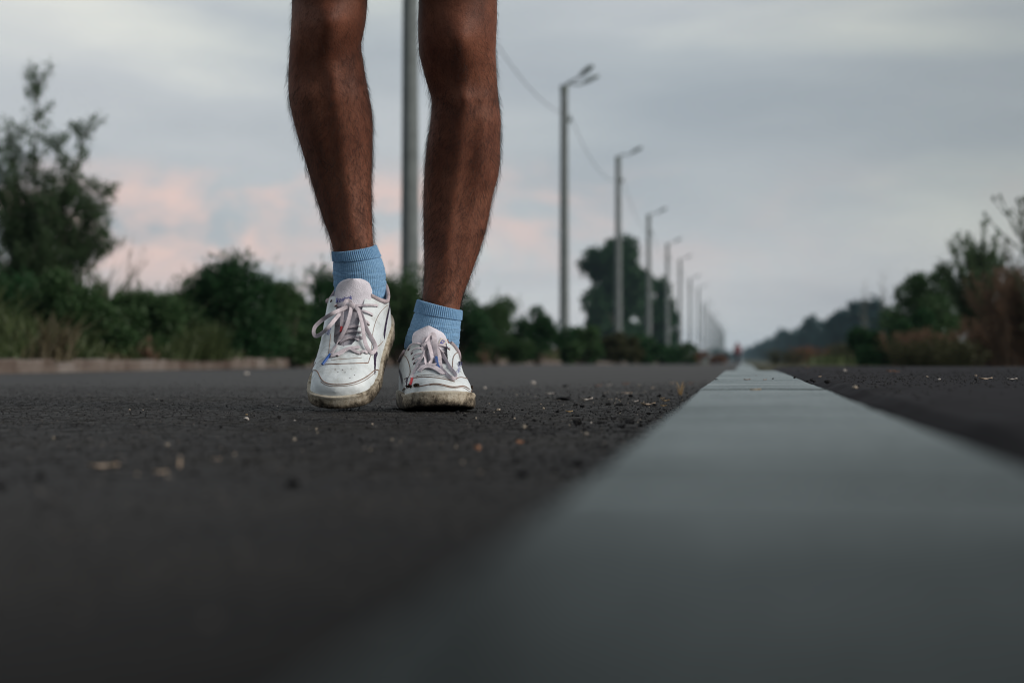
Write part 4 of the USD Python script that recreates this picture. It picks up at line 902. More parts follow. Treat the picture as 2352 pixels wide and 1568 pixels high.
        bow = [([K + (5,), (545, 480, 10), (560, 600, 14), (585, 685, 14), (635, 705, 13), (675, 660, 13), (672, 560, 14), (640, 430, 12), (610, 330, 9), (575, 310, 6), (560, 380, 4)], .0085, None),
               ([K + (4,), (610, 330, 8), (660, 260, 10), (695, 232, 12), (712, 290, 14), (722, 400, 14), (732, 500, 13), (738, 580, 12)], .0082, ('blue', [(740, 598, 12), (755, 680, 11), (778, 765, 10)])),
               ([K + (5,), (700, 430, 8), (770, 500, 9), (800, 640, 9), (820, 770, 9), (900, 862, 8), (1015, 935, 9), (1060, 895, 9), (985, 790, 9), (890, 625, 9), (790, 490, 8), (720, 430, 6)], .0068, None),
               ([K + (5,), (535, 520, 9), (490, 630, 7), (430, 745, 6), (385, 840, 4), (350, 930, 3)], .0066, ('red', [(352, 945, 3), (340, 1000, 3), (326, 1050, 3)]))]
    def strand(pts, nd):
        """A traced strand as points off the shoe's surface (beyond its outline the distance carries on)."""
        Q = []; last = None
        for X, Y, lift in spline(pts, nd):
            d = ray(*conv(X, Y)) @ Mx[:3, :3]; h = raycast(o_l, d, tri_all); t = None
            if h is not None: t = (h[0] - o_l) @ d - lift / 1000
            elif last is not None: t = last
            Q.append((t, d)); last = t if t is not None else last
        t = np.array([q[0] if q[0] is not None else np.nan for q in Q]); i = np.arange(len(t)); ok = ~np.isnan(t); t = np.interp(i, i[ok], t[ok])
        for _ in range(14): t[1:-1] = np.minimum(t[1:-1], (t[:-2] + t[2:]) / 2 * .7 + t[1:-1] * .3 + .0003)
        for _ in range(3): t[1:-1] = (t[:-2] + 2 * t[1:-1] + t[2:]) / 4
        return o_l + np.array([q[1] for q in Q]) * t[:, None]
    toward = -(F @ Mx[:3, :3])
    for i, (pts, w, tip) in enumerate(bow):
        P = strand(pts, 56); tw = np.sin(np.linspace(0, 3.2, len(P)) + i)[:, None] * .5
        N = toward + np.array([0, 1.0, 0]) * tw
        obj('lace', ribbon(P, N, w, .0013), M['lace'], shoe, smooth=40)
        if tip:
            T = strand(tip[1], 10); obj('lace_tip', tube(T, .0021 if key == 'L' else .0026, 8), M[tip[0]], shoe, smooth=40, label=f'{tip[0]} lace tip')
    kp = strand([K + (7,), (K[0] + 4, K[1] + 4, 7)], 2)[0]
    obj('lace_knot', cat([sphere(kp, .0062, 2, (.8, 1.15, .9)), sphere(kp + [0.002, 0.005, -.003], .0042, 2)]), M['lace'], shoe, smooth=True)
    # side stripes, laid on from the side
    def from_side(poly_uz, s, lift=.0007):
        P = []
        for u, z in poly_uz:
            h = raycast(np.array([u, s * .2, z]), np.array([0, -s, 0.0]), tri)
            P.append(h[0] + h[1] * lift if h is not None else np.array([u, s * fw(u), z]))
        return np.array(P)
    def band(a, b, w0, w1, s, nn=24):
        q = np.linspace(0, 1, nn)[:, None]; c = np.array(a) * (1 - q) + np.array(b) * q; c[:, 1] += .004 * np.sin(np.pi * q[:, 0]); ww = (w0 + (w1 - w0) * q)
        return loft(np.stack([from_side(c - [0, 1] * ww / 2, s), from_side(c, s), from_side(c + [0, 1] * ww / 2, s)]), False, False)
    for s in (-1, 1):
        obj('side_stripe', band((.232, .0335), (.180, .046), .003, .008, s), M['stripe'], shoe, smooth=60)
        obj('side_stripe', band((.120, .040), (.030, .064), .010, .004, s), M['stripe'], shoe, smooth=60)
    # lettering: blue script-like word on the outer side and on the tongue's label
    def word(text, h, X, Y, ang, slant=.25, squash=.62):
        t = meshkit.text_mesh(text, h, .0003); w = np.array(t.vertices); c = (w.min(0) + w.max(0)) / 2; w = w - c; w[:, 0] = w[:, 0] * squash + w[:, 1] * slant
        P, N = drape([(X, Y), (X + 1, Y)], 0, 2)
        if not len(P): return None
        ex = RH @ Mx[:3, :3]; ez = U @ Mx[:3, :3]; d1 = ex * math.cos(ang) + ez * math.sin(ang); d2 = -ex * math.sin(ang) + ez * math.cos(ang); nn = N[0]
        out = []
        for q in w:
            pt = P[0] + d1 * q[0] + d2 * q[1]; dd = pt - o_l; dd /= np.linalg.norm(dd); h2 = raycast(o_l, dd, tri_all)
            out.append((h2[0] if h2 is not None else pt) - dd * (.0004 + max(q[2], 0)))
        return np.array(out), t.faces
    if key == 'R':
        lab = [drape([(X, Y), (X + 1, Y)], .0012, 2)[0] for X, Y in ((770, 385), (815, 290), (905, 335), (880, 410))]
        g = word('Reebok', .0062, 1112, 755, math.radians(76), .3)
        if g: obj('lettering', g, M['logo_blue'], shoe, label='blue brand word on the outer side')
        if all(len(q) for q in lab): obj('tongue_label', (np.array([q[0] for q in lab]), np.array([[0, 1, 2, 3]])), M['white_chip'], shoe)
        g = word('R', .0085, 842, 362, math.radians(-18), .25, .9)
        if g: obj('lettering', (g[0] + toward * .003, g[1]), M['logo_blue'], shoe, label='blue capital R on the tongue label')
        # mud stuck to the toe
        rngm = np.random.default_rng(77); bits = []
        for X, Y, s in [(325, 1060, 3.4), (345, 1066, 2.6), (410, 1055, 2.6), (435, 1046, 3.2), (455, 1052, 2.4), (1300, 1075, 2.2), (1306, 1095, 2.0)]:
            P, N = drape([(X, Y), (X + 1, Y)], .0006, 2)
            if len(P):
                b = sphere([0, 0, 0], s * .001, 1, (1, 1.3, .8)); bv = b[0] * (1 + .35 * rngm.normal(size=(len(b[0]), 1))) + P[0]; bits.append((bv, b[1]))
        obj('mud_spot', cat(bits), M['mud'], shoe)
    else:
        g = word('Reebok', .0068, 495, 268, math.radians(12), .3, .8)
        if g: obj('lettering', g, M['logo_blue'], shoe, label='blue brand word on the tongue')
        g = word('Reebok', .0062, 322, 600, math.radians(76), .3)
        if g: obj('lettering', g, M['logo_blue'], shoe, label='blue brand word on the outer side')
        for X, Y in [(395, 1058), (478, 1060), (572, 1048), (425, 1088), (506, 1090), (560, 1150), (610, 1120)]:
            P, N = drape([(X, Y), (X + 1, Y)], .0003, 2)
            if len(P): obj('vent_hole', sphere(P[0], .0009, 1, (1, 1, .4)), M['eyelet'], shoe)
    # the foot inside
    ank = legs[key][1][-1].mean(0)
    W = lambda x, y, z: to_world(Mx, [x, y, z])
    foot = capsule_chain([[(ank - FH * -.012, .026), (W(.05, 0, .055), .025)], [(ank - FH * -.012, .024), (W(.12, 0, .045), .020), (W(.22, .004 * side, .040 + float(spring(.22))), .014), (W(.255, .004 * side, .042), .010)]])
    body += foot
body_mesh = body
bv, bf, _ = meshkit.arrays(body_mesh)
obj('body', (bv, bf), M['skin'], person, smooth=50)

# --- socks
def sock(name, table, cuff_px, key, seed):
    """table: (left x, left y, right x, right y, depth, half thickness) rings down the ankle."""
    T = np.array(table, float); s = np.arange(len(T)); q = np.linspace(0, len(T) - 1, 130)
    I = PchipInterpolator(s, T)(q); nth = 576; th = np.arange(nth) * 2 * np.pi / nth; rings = []
    acc = np.r_[0, np.cumsum(np.hypot(np.diff((I[:, 0] + I[:, 2]) / 2), np.diff((I[:, 1] + I[:, 3]) / 2)))]
    for (xl, yl, xr, yr, d, dr), l in zip(I, acc):
        c, sn = np.cos(th), np.sin(th); px = (xl + xr) / 2 + (xr - xl) / 2 * c; pyy = (yl + yr) / 2 + (yr - yl) / 2 * c - np.clip(-sn, 0, 1) * (-5.0 if key == 'L' else -2.0)
        dep = d + dr * sn
        p = np.stack([at(a, b, e) for a, b, e in zip(px, pyy, dep)]); cen = p.mean(0); rad = p - cen; rad /= np.linalg.norm(rad, axis=1, keepdims=True)
        rib = .00055 * np.clip(2.2 * np.sin(th * 72), -1, 1)
        if l < cuff_px: a = .0016 + rib
        elif l < cuff_px + 2.5: a = -.0004 + 0 * rib
        else:
            a = .0004 + rib * .45
            wv = meshkit.fbm(np.stack([np.cos(th) * 2.0, np.sin(th) * 2.0 + l * .02, np.full(nth, l * .16)], 1), 3, seed) - .5
            a = a + wv * .0030 * np.clip((l - cuff_px - 4) / 25, 0, 1)
        if l < 1.5: a = a - .0012 * (1.5 - l)
        rings.append(p + rad * np.asarray(a)[:, None])
    rings = np.array(rings); inner = rings[:12][::-1].copy(); cen = inner.mean(1, keepdims=True); inner = cen + (inner - cen) * .955
    obj(name, loft(np.concatenate([inner, rings]), caps=False), M['sock'], person, smooth=60)
sock('sock', [(764, 577, 862, 562, 3.626, .038), (765, 590, 868, 577, 3.626, .0385), (766, 605, 876, 595, 3.627, .039), (766, 625, 883, 620, 3.630, .040), (767, 650, 886, 650, 3.634, .041), (771, 680, 888, 682, 3.638, .042), (778, 710, 884, 712, 3.64, .042)], 26, 'L', 41)
sock('sock', [(961, 687, 1060, 712, 3.646, .0385), (957, 700, 1059.5, 722, 3.645, .039), (953, 716, 1058.5, 735, 3.645, .040), (946, 738, 1057, 750, 3.645, .042), (937, 762, 1055.5, 770, 3.646, .044), (930, 790, 1054, 792, 3.648, .045), (934, 815, 1050, 815, 3.650, .045)], 27, 'R', 43)

# --- shorts and shirt (above the frame; they shade the knees)
sh = m3.Manifold()
for side, T in (('L', LEG_L), ('R', LEG_R)):
    ys, R = leg_rings(T, side, .042, np.arange(-560, -34, 15.0), 40); v, f = loft(R)
    mm = m3.Manifold(m3.Mesh(v.astype(np.float32), f.astype(np.uint32)))
    if mm.volume() < 0: mm = m3.Manifold(m3.Mesh(v.astype(np.float32), f[:, ::-1].astype(np.uint32)))
    sh += mm
P = lambda x, y, z: o + RH * x - FH * y + np.array([0, 0, z])
sh += capsule_chain([[(P(-.10, 0, hz), .14), (P(.10, 0, hz), .14)], [(P(-.085, 0, hz + .14), .125), (P(.085, 0, hz + .14), .125)], [(P(-.10, 0, hz), .14), (P(-.085, 0, hz + .14), .125)], [(P(.10, 0, hz), .14), (P(.085, 0, hz + .14), .125)]])
ys_, R_ = leg_rings(LEG_L, 'L', .002, np.arange(-580, -60, 15.0), 40)
obj('shorts', sh, M['navy_cloth'], person, smooth=50)
shirt = capsule_chain([[(p, r + .014) for p, r in c] for c in up[:6]] + [[(p, r + .016) for p, r in c[:2]] for c in up if len(c) == 3 and c[0][1] > .05 and c[1][1] < .045])
obj('shirt', shirt, M['dark_cloth'], person, smooth=50)
hc = P(0, -.012, hz + .03 + .76)
obj('head_hair', capsule_chain([[(hc, .092), (hc + np.array([0, 0, -.05]) + FH * .03, .078)]]), M['head_hair'], person, smooth=60)

# --- leg hair
def leg_hair(key, n, seed, top, bottom):
    rng = np.random.default_rng(seed); ys, R = legs[key]; k0, k1 = np.searchsorted(ys, top), np.searchsorted(ys, bottom)
    nr = R.shape[1]
    pr = np.interp(ys[k0:k1], [top, 60, 150, 230, 420, 600], [.35, .35, .6, 1, 1.1, .9]); pr /= pr.sum()
    i = rng.choice(np.arange(k0, k1), n, p=pr); j = rng.random(n) * nr
    j0 = j.astype(int); t = (j - j0)[:, None]
    keep = np.sin(j / nr * 2 * np.pi) < .55                      # mostly the front and the sides that show
    dens = meshkit.fbm(np.stack([i * .12, j * .5, 0 * j], 1), 2, seed)
    keep &= rng.random(n) < (.70 + .3 * dens)
    i, j0, t = i[keep], j0[keep], t[keep]; n = len(i)
    b = R[i, j0] * (1 - t) + R[i, (j0 + 1) % nr] * t
    cen = R[i].mean(1); nrm = b - cen; nrm[:, 2] = 0; nrm /= np.linalg.norm(nrm, axis=1, keepdims=True)
    down = R[np.minimum(i + 6, len(ys) - 1), j0] - R[i, j0]; down /= np.linalg.norm(down, axis=1, keepdims=True)
    side = np.cross(nrm, down)
    sw = (meshkit.fbm(np.stack([i * .05, j0 * .22, 0 * t[:, 0]], 1), 2, seed + 3) - .5) * 1.7
    dirn = down + side * (sw + rng.normal(0, .42, n))[:, None] + nrm * rng.uniform(.3, 1.1, n)[:, None]; dirn /= np.linalg.norm(dirn, axis=1, keepdims=True)
    L = (rng.uniform(.006, .0175, n) * np.interp(i, [k0, k0 + 30, k1], [.7, 1, 1]))[:, None]
    s = np.linspace(0, 1, 5); curl = side * rng.normal(0, .55, n)[:, None] + down * rng.uniform(0, .45, n)[:, None] - nrm * rng.uniform(.05, .35, n)[:, None]
    pts = np.stack([b - nrm * .0004 + dirn * L * q + curl * L * q * q for q in s], 1)
    c = UsdGeom.BasisCurves.Define(stage, numbered(str(person.GetPath()), 'leg_hair'))
    c.CreateTypeAttr('linear'); c.CreatePointsAttr(Vt.Vec3fArray.FromNumpy(pts.reshape(-1, 3).astype(np.float32)))
    c.CreateCurveVertexCountsAttr(Vt.IntArray.FromNumpy(np.full(n, 5, np.int32)))
    wd = np.tile(np.array([1, .95, .85, .65, .3]), n) * .00018
    c.CreateWidthsAttr(Vt.FloatArray.FromNumpy(wd.astype(np.float32))); c.SetWidthsInterpolation('vertex')
    UsdShade.MaterialBindingAPI.Apply(c.GetPrim()).Bind(M['hair']); tag(c.GetPrim(), kind='stuff')
leg_hair('L', 12000, 51, -20, 588)
leg_hair('R', 13500, 52, -20, 700)

# --- the far figure in red
yf = 178.0; d = ray(1694, 815); base = np.array([d[0] / d[1] * yf, yf, float(terrain(yf)) - 0.0])
fdir, rdir = np.array([.35, -.94, 0]), np.array([.94, .35, 0])
figure = thing('person', 'tiny distant person in red top and dark trousers far down the road', 'person')
P2 = lambda x, y, z: base + rdir * x + fdir * y + np.array([0, 0, z])
ta = torso_arms_head(base, fdir, rdir, .95, 1.0, .1)
lg = [[(P2(-.09, 0, .93), .095), (P2(-.09, .05, .5), .06), (P2(-.09, -.05, .08), .042), (P2(-.09, .1, .04), .035)], [(P2(.09, 0, .93), .095), (P2(.09, .02, .5), .06), (P2(.09, .1, .08), .042), (P2(.09, .24, .04), .035)]]
obj('body', capsule_chain(ta + lg), M['skin'], figure, smooth=60)
obj('top', capsule_chain([[(p, r + .015) for p, r in c] for c in ta[:6]] + [[(p, r + .015) for p, r in c] for c in ta if len(c) == 3 and c[0][1] > .05 and c[1][1] < .045]), M['red_shirt'], figure, smooth=60)
obj('trousers', capsule_chain([[(p, r + .014) for p, r in c[:3]] for c in lg] + [[(P2(-.09, 0, .95), .115), (P2(.09, 0, .95), .115)]]), M['dark_cloth'], figure, smooth=60)
obj('head_hair', capsule_chain([[(P2(0, -.012, .95 + .755), .094), (P2(0, -.03, .95 + .70), .08)]]), M['head_hair'], figure, smooth=60)

# ------------------------------------------------------------------ litter on the asphalt
rng = np.random.default_rng(600)
def rock(w, rng, flat=.6, long=1.0, level=2):
    m = trimesh.creation.icosphere(2, .5); v = np.array(m.vertices)
    q = rng.normal(size=(9, 3)); q /= np.linalg.norm(q, axis=1, keepdims=True)          # broken facets
    for n_, h_ in zip(q, rng.uniform(.24, .42, 9)): e = v @ n_; v = v - n_ * np.maximum(e - h_, 0)[:, None]
    v = v * (1 + .55 * (meshkit.fbm(v * 3.1 + rng.random(3) * 50, 3, int(rng.integers(1e6))) - .5)[:, None] * 2) * [long, 1, flat] * w
    a = rng.uniform(-.5, .5); v[:, :2] = v[:, :2] @ np.array([[math.cos(a), math.sin(a)], [-math.sin(a), math.cos(a)]])
    v[:, 2] -= v[:, 2].min() + .08 * w * flat; return v, m.faces
def flake(w, rng, curl=.3, slim=.35, thick=.0009):
    u = np.linspace(-.5, .5, 11); v = np.linspace(-.5, .5, 5); Ug, Vg = np.meshgrid(u, v, indexing='ij')
    half = slim * np.sqrt(np.maximum(1 - (2 * Ug) ** 2, 0.004)); x = Ug * w; yv = Vg * 2 * half * w * .5; z = curl * w * (.5 * (2 * Ug) ** 2 + .6 * Vg ** 2) + .03 * w * np.sin(9 * Ug + 3 * Vg)
    z = z - z.min() + .0006; G = np.stack([x, yv, z], -1); return cat([loft(G, False, False), loft(G + [0, 0, thick], False, False), loft(np.stack([G[:, 0], G[:, 0] + [0, 0, thick]]), False, False), loft(np.stack([G[:, -1], G[:, -1] + [0, 0, thick]]), False, False)])
def put(name, mesh, material, px, py, z, label, category, rotz=0.0, group=None):
    p = on_plane(px, py, z); v, f = mesh; a = math.radians(rotz) + YAW; c, s = math.cos(a), math.sin(a)
    v = v @ np.array([[c, s, 0], [-s, c, 0], [0, 0, 1]]) + p
    return obj(name, (v, f), M[material], smooth=25, label=label, cat=category, group=group)
c7 = lambda X, Y: (X * .293 + 1033.6, Y * .293 + 803.9)
c8 = lambda X, Y: (X * .3174, Y * .3174 + 775.2)
c6 = lambda X, Y: (X * .4395 + 1722.6, Y * .4395 + 401.9)
def size(conv, w, px, py, z): return w * (conv(1, 0)[0] - conv(0, 0)[0]) * (np.linalg.norm(on_plane(px, py, z) - CAM) / FPX)
crumbs = [(905, 396, 130, .32, 'long flat black asphalt lump right of the planted shoe'), (1095, 388, 40, .7, 'black crumb leaning on the curled white chip'), (1210, 372, 46, .6, None), (1415, 368, 40, .7, None), (1645, 368, 46, .6, None), (1245, 434, 48, .6, None), (1330, 436, 62, .4, 'flat black crumb pair right of the white chips'), (1040, 450, 40, .6, None),
          (985, 440, 40, .6, 'black crumb flecked with moss below the curled white chip'), (1380, 472, 30, .5, None), (845, 490, 30, .8, None), (640, 488, 20, .7, None), (1000, 520, 58, .3, None), (1005, 585, 84, .6, 'largest sharp black crumb in front of the shoes, moss at its side'), (1185, 582, 80, .35, 'flat dark crumb right of the largest one'), (1405, 578, 78, .6, 'thick black crumb nearest the kerb edge'), (1345, 606, 64, .4, None), (1050, 630, 40, .5, None),
          (995, 910, 92, .7, 'big blurred dark crumb near the kerb in the foreground'), (575, 990, 100, .6, 'big blurred dark crumb left of the other foreground one'), (55, 502, 42, .8, 'grey crumb touching the sole of the planted shoe'), (120, 518, 36, .6, None), (90, 546, 32, .6, None), (270, 496, 30, .8, None), (375, 518, 22, .7, None), (905, 290, 46, .5, None), (1610, 438, 30, .7, 'black crumb at the end of the pale leaf'), (1490, 366, 30, .5, None), (1150, 386, 26, .6, None), (1560, 505, 40, .6, None), (885, 286, 26, .5, None), (700, 385, 16, .7, None), (600, 388, 14, .7, None)]
cx_ = sorted(q[0] for q in crumbs if not q[4])
ORD2 = ORD + ['twenty-' + q for q in ORD[:9]]
for X, Y, w, fl, lab in crumbs:
    px, py = c7(X, Y); s = size(c7, w, px, py, 0); far_ = Y > 600
    put('asphalt_crumb', rock(s, rng, fl, 1.0, 2), 'crumb', px, py, 0, lab or f'small black crumb, {ORD2[cx_.index(X)]} from the left of those between planted shoe and kerb', 'crumb', 0, 'loose asphalt crumbs on the road')
pale = [(1070, 396, 100, 'white_chip', .30, .22, 'white curled chip lying right of the long black lump'), (1385, 343, 86, 'dry_leaf', .06, .10, 'pale pointed sliver on the road near the kerb'), (1452, 408, 52, 'white_chip', .3, .4, 'small frilled white chip left of the pale leaf'), (1550, 434, 122, 'dry_leaf', .22, .34, 'largest pale dry leaf on the road, beside the kerb'), (1690, 403, 62, 'straw', .25, .25, 'twisted tan husk right of the pale leaf'), (1672, 442, 52, 'straw', .1, .2, 'thin tan husk below the twisted one'), (1665, 382, 40, 'straw', .1, .15, 'short straw piece above the twisted husk'),
        (780, 346, 72, 'white_chip', .12, .14, 'thin white sliver behind the long black lump'), (1585, 300, 36, 'dry_leaf', .3, .6, 'small blurred pale leaf far along the road by the kerb'), (1160, 281, 62, 'orange_leaf', .05, .25, 'pinkish dry leaf lying beyond the crumbs'), (1885, 266, 36, 'orange_leaf', .4, .6, 'orange leaf bit beside the kerb edge'), (935, 488, 58, 'straw', .2, .5, 'tan leaf bit in front of the black crumbs'), (1250, 276, 32, 'white_chip', .3, .6, 'small blurred white chip beyond the pinkish leaf'), (1375, 268, 60, 'orange_leaf', .2, .3, 'blurred orange leaf beyond the pale sliver'), (1735, 262, 40, 'dry_leaf', .3, .5, 'faint pale leaf bit far along the kerb')]
for X, Y, w, mt, curl, slim, lab in pale:
    px, py = c7(X, Y); s = size(c7, w, px, py, 0)
    put('leaf_litter', flake(s, rng, curl, slim * 1.6), mt, px, py, 0, lab, 'leaf bit', rng.uniform(-12, 12))
for X, Y, w, mt, lab in [(650, 268, 42, 'white_chip', 'blurred white pebble right of the planted shoe'), (275, 302, 26, 'white_chip', 'small whitish pebble just right of the planted shoe'), (377, 474, 34, 'pebble', 'pale pebble in front of the planted shoe'), (735, 468, 30, 'pebble', 'tan pebble further right in front of the shoe'), (1065, 668, 56, 'pebble', 'blurred pale pebble in the foreground below the crumbs'), (580, 616, 46, 'pebble', 'blurred greenish pale pebble left in the foreground'), (545, 730, 56, 'orange_leaf', 'blurred rusty pebble in the foreground'), (215, 785, 62, 'orange_leaf', 'blurred brown pebble below the planted shoe'), (1105, 575, 22, 'white_chip', 'tiny white grain beside the largest crumb'), (890, 430, 12, 'white_chip', 'tiny white grain left of the mossy crumb')]:
    px, py = c7(X, Y); s = size(c7, w, px, py, 0); put('pebble', rock(s, rng, .7), mt, px, py, 0, lab, 'pebble')
for X, Y, w, mt, kind_, lab in [(1785, 597, 36, 'white_chip', 'p', 'white pebble on the road left of the raised shoe'), (1782, 562, 20, 'straw', 'p', 'tiny yellowish grain behind the white pebble'), (2133, 606, 22, 'white_chip', 'p', 'tiny white grain below the raised shoe'), (2005, 500, 12, 'white_chip', 'p', 'speck of white grit left of the raised shoe'), (745, 945, 225, 'dry_leaf', 'f', 'blurred tan stick lying across the left foreground'), (1160, 985, 105, 'dry_leaf', 'f', 'blurred faint leaf right of the tan stick'), (295, 1035, 76, 'crumb', 'p', 'blurred dark crumb below the tan stick'), (2120, 1085, 112, 'crumb', 'p', 'large blurred dark crumb below the raised shoe'), (15, 1100, 90, 'crumb', 'p', 'blurred dark crumb cut by the left picture edge'),
                       (1020, 584, 18, 'crumb', 'p', None), (870, 463, 15, 'crumb', 'p', None), (1365, 433, 18, 'crumb', 'p', None), (1645, 438, 16, 'crumb', 'p', None), (1780, 443, 14, 'crumb', 'p', None), (1565, 890, 56, 'dry_leaf', 'f', 'blurred pale leaf bit in the left middle foreground'), (1785, 268, 36, 'white_chip', 'p', 'blurred whitish pebble far left of the raised shoe'), (1035, 528, 16, 'pebble', 'p', 'pale grit grain far left of the shoes')]:
    px, py = c8(X, Y); s = size(c8, w, px, py, 0)
    if kind_ == 'p': put('asphalt_crumb' if mt == 'crumb' else 'pebble', rock(s, rng, .7), mt, px, py, 0, lab or f'tiny black crumb on open road, {ORD[[870, 1020, 1365, 1645, 1780].index(X)]} from the left of five', 'crumb' if mt == 'crumb' else 'pebble', 0, None if lab else 'tiny crumbs on the open road')
    else: put('leaf_litter', flake(s, rng, .10, .30 if w > 200 else .5), mt, px, py, 0, lab, 'leaf bit', rng.uniform(-6, 6))
# a leaf standing on edge, a straw tuft
px, py = c8(1285, 955); s = size(c8, 100, px, py, 0); v, f = flake(s, rng, .15, .5)
put('leaf_litter', (v[:, [2, 1, 0]] + [0, 0, s * .48], f), 'dry_leaf', px, py, 0, 'blurred pale leaf standing on edge in the left foreground', 'leaf bit')
px, py = c7(1810, 352); b = np.zeros((9, 3)) + rng.normal(0, .002, (9, 3)) * [1, 1, 0]
put('straw_tuft', blades(b, rng.uniform(.012, .034, 9), .6, .0012, rng), 'straw', px, py, 0, 'tiny upright straw tuft at the kerb foot', 'straw')
# on the path to the right
ZP = .046
for X, Y, w, mt, kind_, lab in [(405, 1090, 32, 'crumb', 'p', 'round black crumb on the edge of the right hand path'), (1230, 1070, 72, 'dry_leaf', 'f', 'thin pale twig bit on the right hand path'), (1370, 1071, 52, 'white_chip', 'f', 'pale flat chip near the right picture edge'), (735, 1028, 46, 'orange_leaf', 'f', 'orange leaf scrap on the right hand path'), (765, 1030, 30, 'orange_leaf', 'f', 'smaller orange scrap beside the leaf scrap on the path'), (800, 1012, 14, 'crumb', 'p', None), (845, 1045, 12, 'crumb', 'p', None), (925, 1058, 14, 'pebble', 'p', 'pale grit grain in the middle of the right hand path'), (365, 1056, 18, 'dry_leaf', 'f', 'tiny pale straw near the kerb on the path'), (550, 1114, 28, 'pebble', 'p', 'blurred pale pebble close to the kerb gap'), (1180, 1050, 12, 'dry_leaf', 'p', 'tan grit grain above the pale twig bit'), (990, 1072, 16, 'white_chip', 'p', 'whitish grit grain left of the pale twig bit'), (495, 1024, 14, 'white_chip', 'p', 'faint white grain far along the path'), (300, 1006, 26, 'orange_leaf', 'f', 'orange scrap at the far end of the path'), (1350, 1025, 12, 'crumb', 'p', None), (570, 1025, 12, 'crumb', 'p', None), (1180, 1070, 14, 'crumb', 'p', None), (235, 1062, 20, 'crumb', 'p', None), (320, 1078, 26, 'crumb', 'p', None), (335, 1084, 18, 'crumb', 'p', None), (300, 1080, 16, 'crumb', 'p', None)]:
    px, py = c6(X, Y); s = size(c6, w, px, py, ZP)
    if kind_ == 'p': put('asphalt_crumb' if mt == 'crumb' else 'pebble', rock(s, rng, .7), mt, px, py, ZP, lab or f'small black crumb on the right hand path, {ORD[[235, 300, 320, 335, 570, 800, 845, 1180, 1350].index(X)]} from the left', 'crumb' if mt == 'crumb' else 'pebble', 0, None if lab else 'crumbs on the right hand path')
    else: put('leaf_litter', flake(s, rng, .15, .35), mt, px, py, ZP, lab, 'leaf bit', rng.uniform(-10, 10))
# crumbs, leaf scraps lying on the kerb stones
for X, Y, w, mt, lab in [(1645, 872, 7, 'crumb', 'dark crumb on the left rim of the kerb'), (1737, 863.5, 5, 'orange_leaf', 'rusty scrap on the kerb top'), (1716, 873, 16, 'orange_leaf', 'thin rusty sliver along a kerb joint'), (1757, 873, 9, 'orange_leaf', 'short rusty sliver right on the kerb top'), (1775, 871, 6, 'crumb', 'black crumb on the right part of the kerb top'), (1735, 897, 26, 'straw', 'blurred tan stain of straw on the kerb top')]:
    s = w * np.linalg.norm(on_plane(X, Y, KTOP) - CAM) / FPX
    put('leaf_litter' if mt != 'crumb' else 'asphalt_crumb', rock(s, rng, .5) if mt == 'crumb' else flake(s, rng, .05, .3, .0006), mt, X, Y, KTOP, lab, 'crumb' if mt == 'crumb' else 'leaf bit')
# uncountable fine grit
n = 1900; gx = rng.uniform(-2.2, KL - .01, n); gy = 1.5 + 6 * rng.random(n) ** 1.1; near_k = rng.random(n) < .62; gx = np.where(near_k, KL - .02 - np.abs(rng.normal(0, .24, n)), gx)
m0 = trimesh.creation.icosphere(0, 1.0); sz = rng.uniform(.0006, .0016, n) * np.where(rng.random(n) < .05, 1.6, 1)
V = (m0.vertices[None] * (1 + .25 * rng.normal(size=(n, len(m0.vertices), 1)))) * sz[:, None, None] + np.stack([gx, gy, sz * .4 + .0008], 1)[:, None]
Fg = (m0.faces[None] + (np.arange(n) * len(m0.vertices))[:, None, None]).reshape(-1, 3)
sel = rng.random(n) < .92
def pick(mask):
    idx = np.flatnonzero(mask); v = V[idx].reshape(-1, 3); return v, (m0.faces[None] + (np.arange(len(idx)) * len(m0.vertices))[:, None, None]).reshape(-1, 3)
obj('gravel', pick(sel), M['crumb'], kind='stuff', label='fine black grit strewn over the road', cat='grit')
obj('gravel', pick(~sel), M['pebble'], kind='stuff', label='fine pale grit strewn over the road', cat='grit')

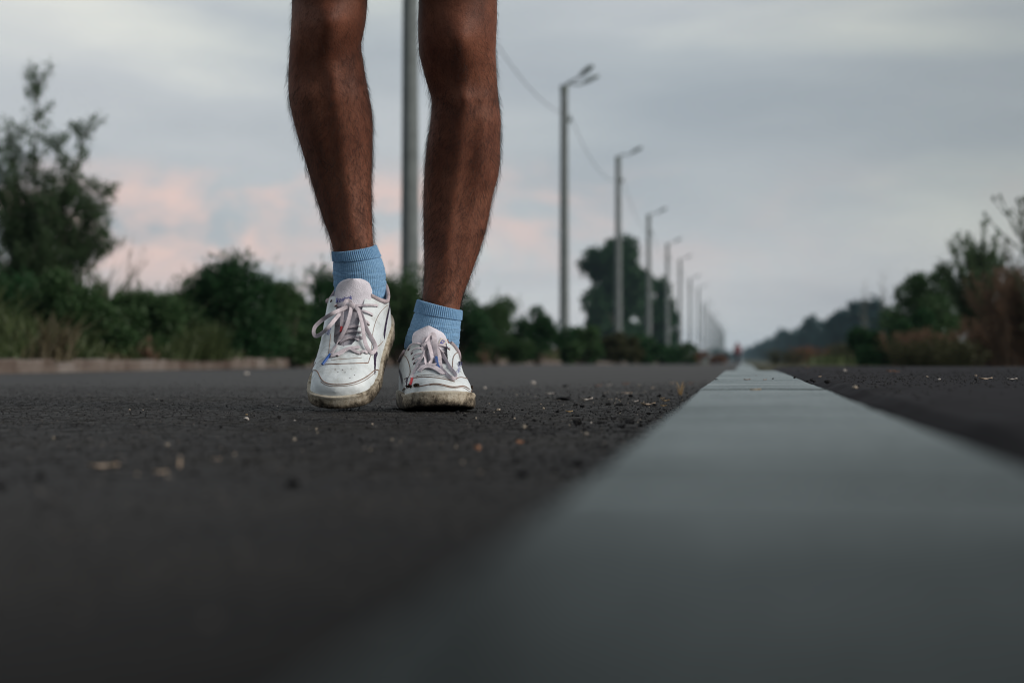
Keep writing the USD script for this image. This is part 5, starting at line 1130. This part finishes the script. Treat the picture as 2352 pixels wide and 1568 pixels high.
# stone grains that stand proud of the worn asphalt where the lens is sharp
n = 40000; ax_ = rng.uniform(-2.25, KL - .006, n); ay_ = np.clip(3.55 * np.exp(rng.normal(0, .34, n)), 1.5, 11); nf = 6000; ay_[:nf] = rng.uniform(.65, 2.3, nf); ax_[:nf] = KL - .008 - rng.random(nf) * .75 * ay_[:nf]
ov = np.array([[1, 0, 0], [-1, 0, 0], [0, 1, 0], [0, -1, 0], [0, 0, 1], [0, 0, -1.0]]); of = np.array([[0, 2, 4], [2, 1, 4], [1, 3, 4], [3, 0, 4], [2, 0, 5], [1, 2, 5], [3, 1, 5], [0, 3, 5]])
az_ = grain(ax_, ay_, 0.0013, 3) * fade(ax_, ay_) * (ay_ < PY1); sz = rng.uniform(.0008, .0022, n) * np.clip(1.25 - .08 * np.abs(ay_ - 3.5), .6, 1) * np.where(np.arange(n) < nf, 1.25, 1)
GV = ov[None] * rng.uniform(.6, 1.2, (n, 6, 1)) * (sz[:, None, None] * [1, 1, .62]) + np.stack([ax_, ay_, az_ + .0002], 1)[:, None]
gk = rng.random(n)
for lo, hi, mt, lab in ((0, .62, 'grain_dark', 'dark stone grains standing proud of the asphalt'), (.62, .93, 'grain_mid', 'grey stone grains standing proud of the asphalt'), (.93, 1.01, 'grain_light', 'light stone grains standing proud of the asphalt')):
    idx = np.flatnonzero((gk >= lo) & (gk < hi)); obj('gravel', (GV[idx].reshape(-1, 3), (of[None] + (np.arange(len(idx)) * 6)[:, None, None]).reshape(-1, 3)), M[mt], kind='stuff', label=lab, cat='grit')

n = 9000; ax_ = KR + .05 + rng.random(n) * 2.3; ay_ = np.clip(4.2 * np.exp(rng.normal(0, .35, n)), 1.6, 9.0); az_ = path_z(ax_, ay_); sz = rng.uniform(.0010, .0030, n)
GV = ov[None] * rng.uniform(.6, 1.2, (n, 6, 1)) * (sz[:, None, None] * [1, 1, .62]) + np.stack([ax_, ay_, az_ + .0003], 1)[:, None]
gk = rng.random(n)
for lo, hi, mt, lab in ((0, .72, 'grain_dark', 'dark stone grains bound in the right hand path'), (.72, 1.01, 'grain_mid', 'grey stone grains bound in the right hand path')):
    idx = np.flatnonzero((gk >= lo) & (gk < hi)); obj('gravel', (GV[idx].reshape(-1, 3), (of[None] + (np.arange(len(idx)) * 6)[:, None, None]).reshape(-1, 3)), M[mt], kind='stuff', label=lab, cat='grit')

# ------------------------------------------------------------------ evening haze over the plain
hz_mat = usdkit.material(stage, '/World/Looks/haze_air', {'v': ('principled_volume', {'color': (0.60, 0.84, 0.98), 'density': 0.00022, 'anisotropy': 0.2})}, [], volume='v.volume')
hb = trimesh.creation.box([1900, 1700, 17.0]); obj('haze', (hb.vertices + [0, 750, 6.0], hb.faces), hz_mat, kind='stuff', label='thin bluish evening haze over the far road', cat='haze')
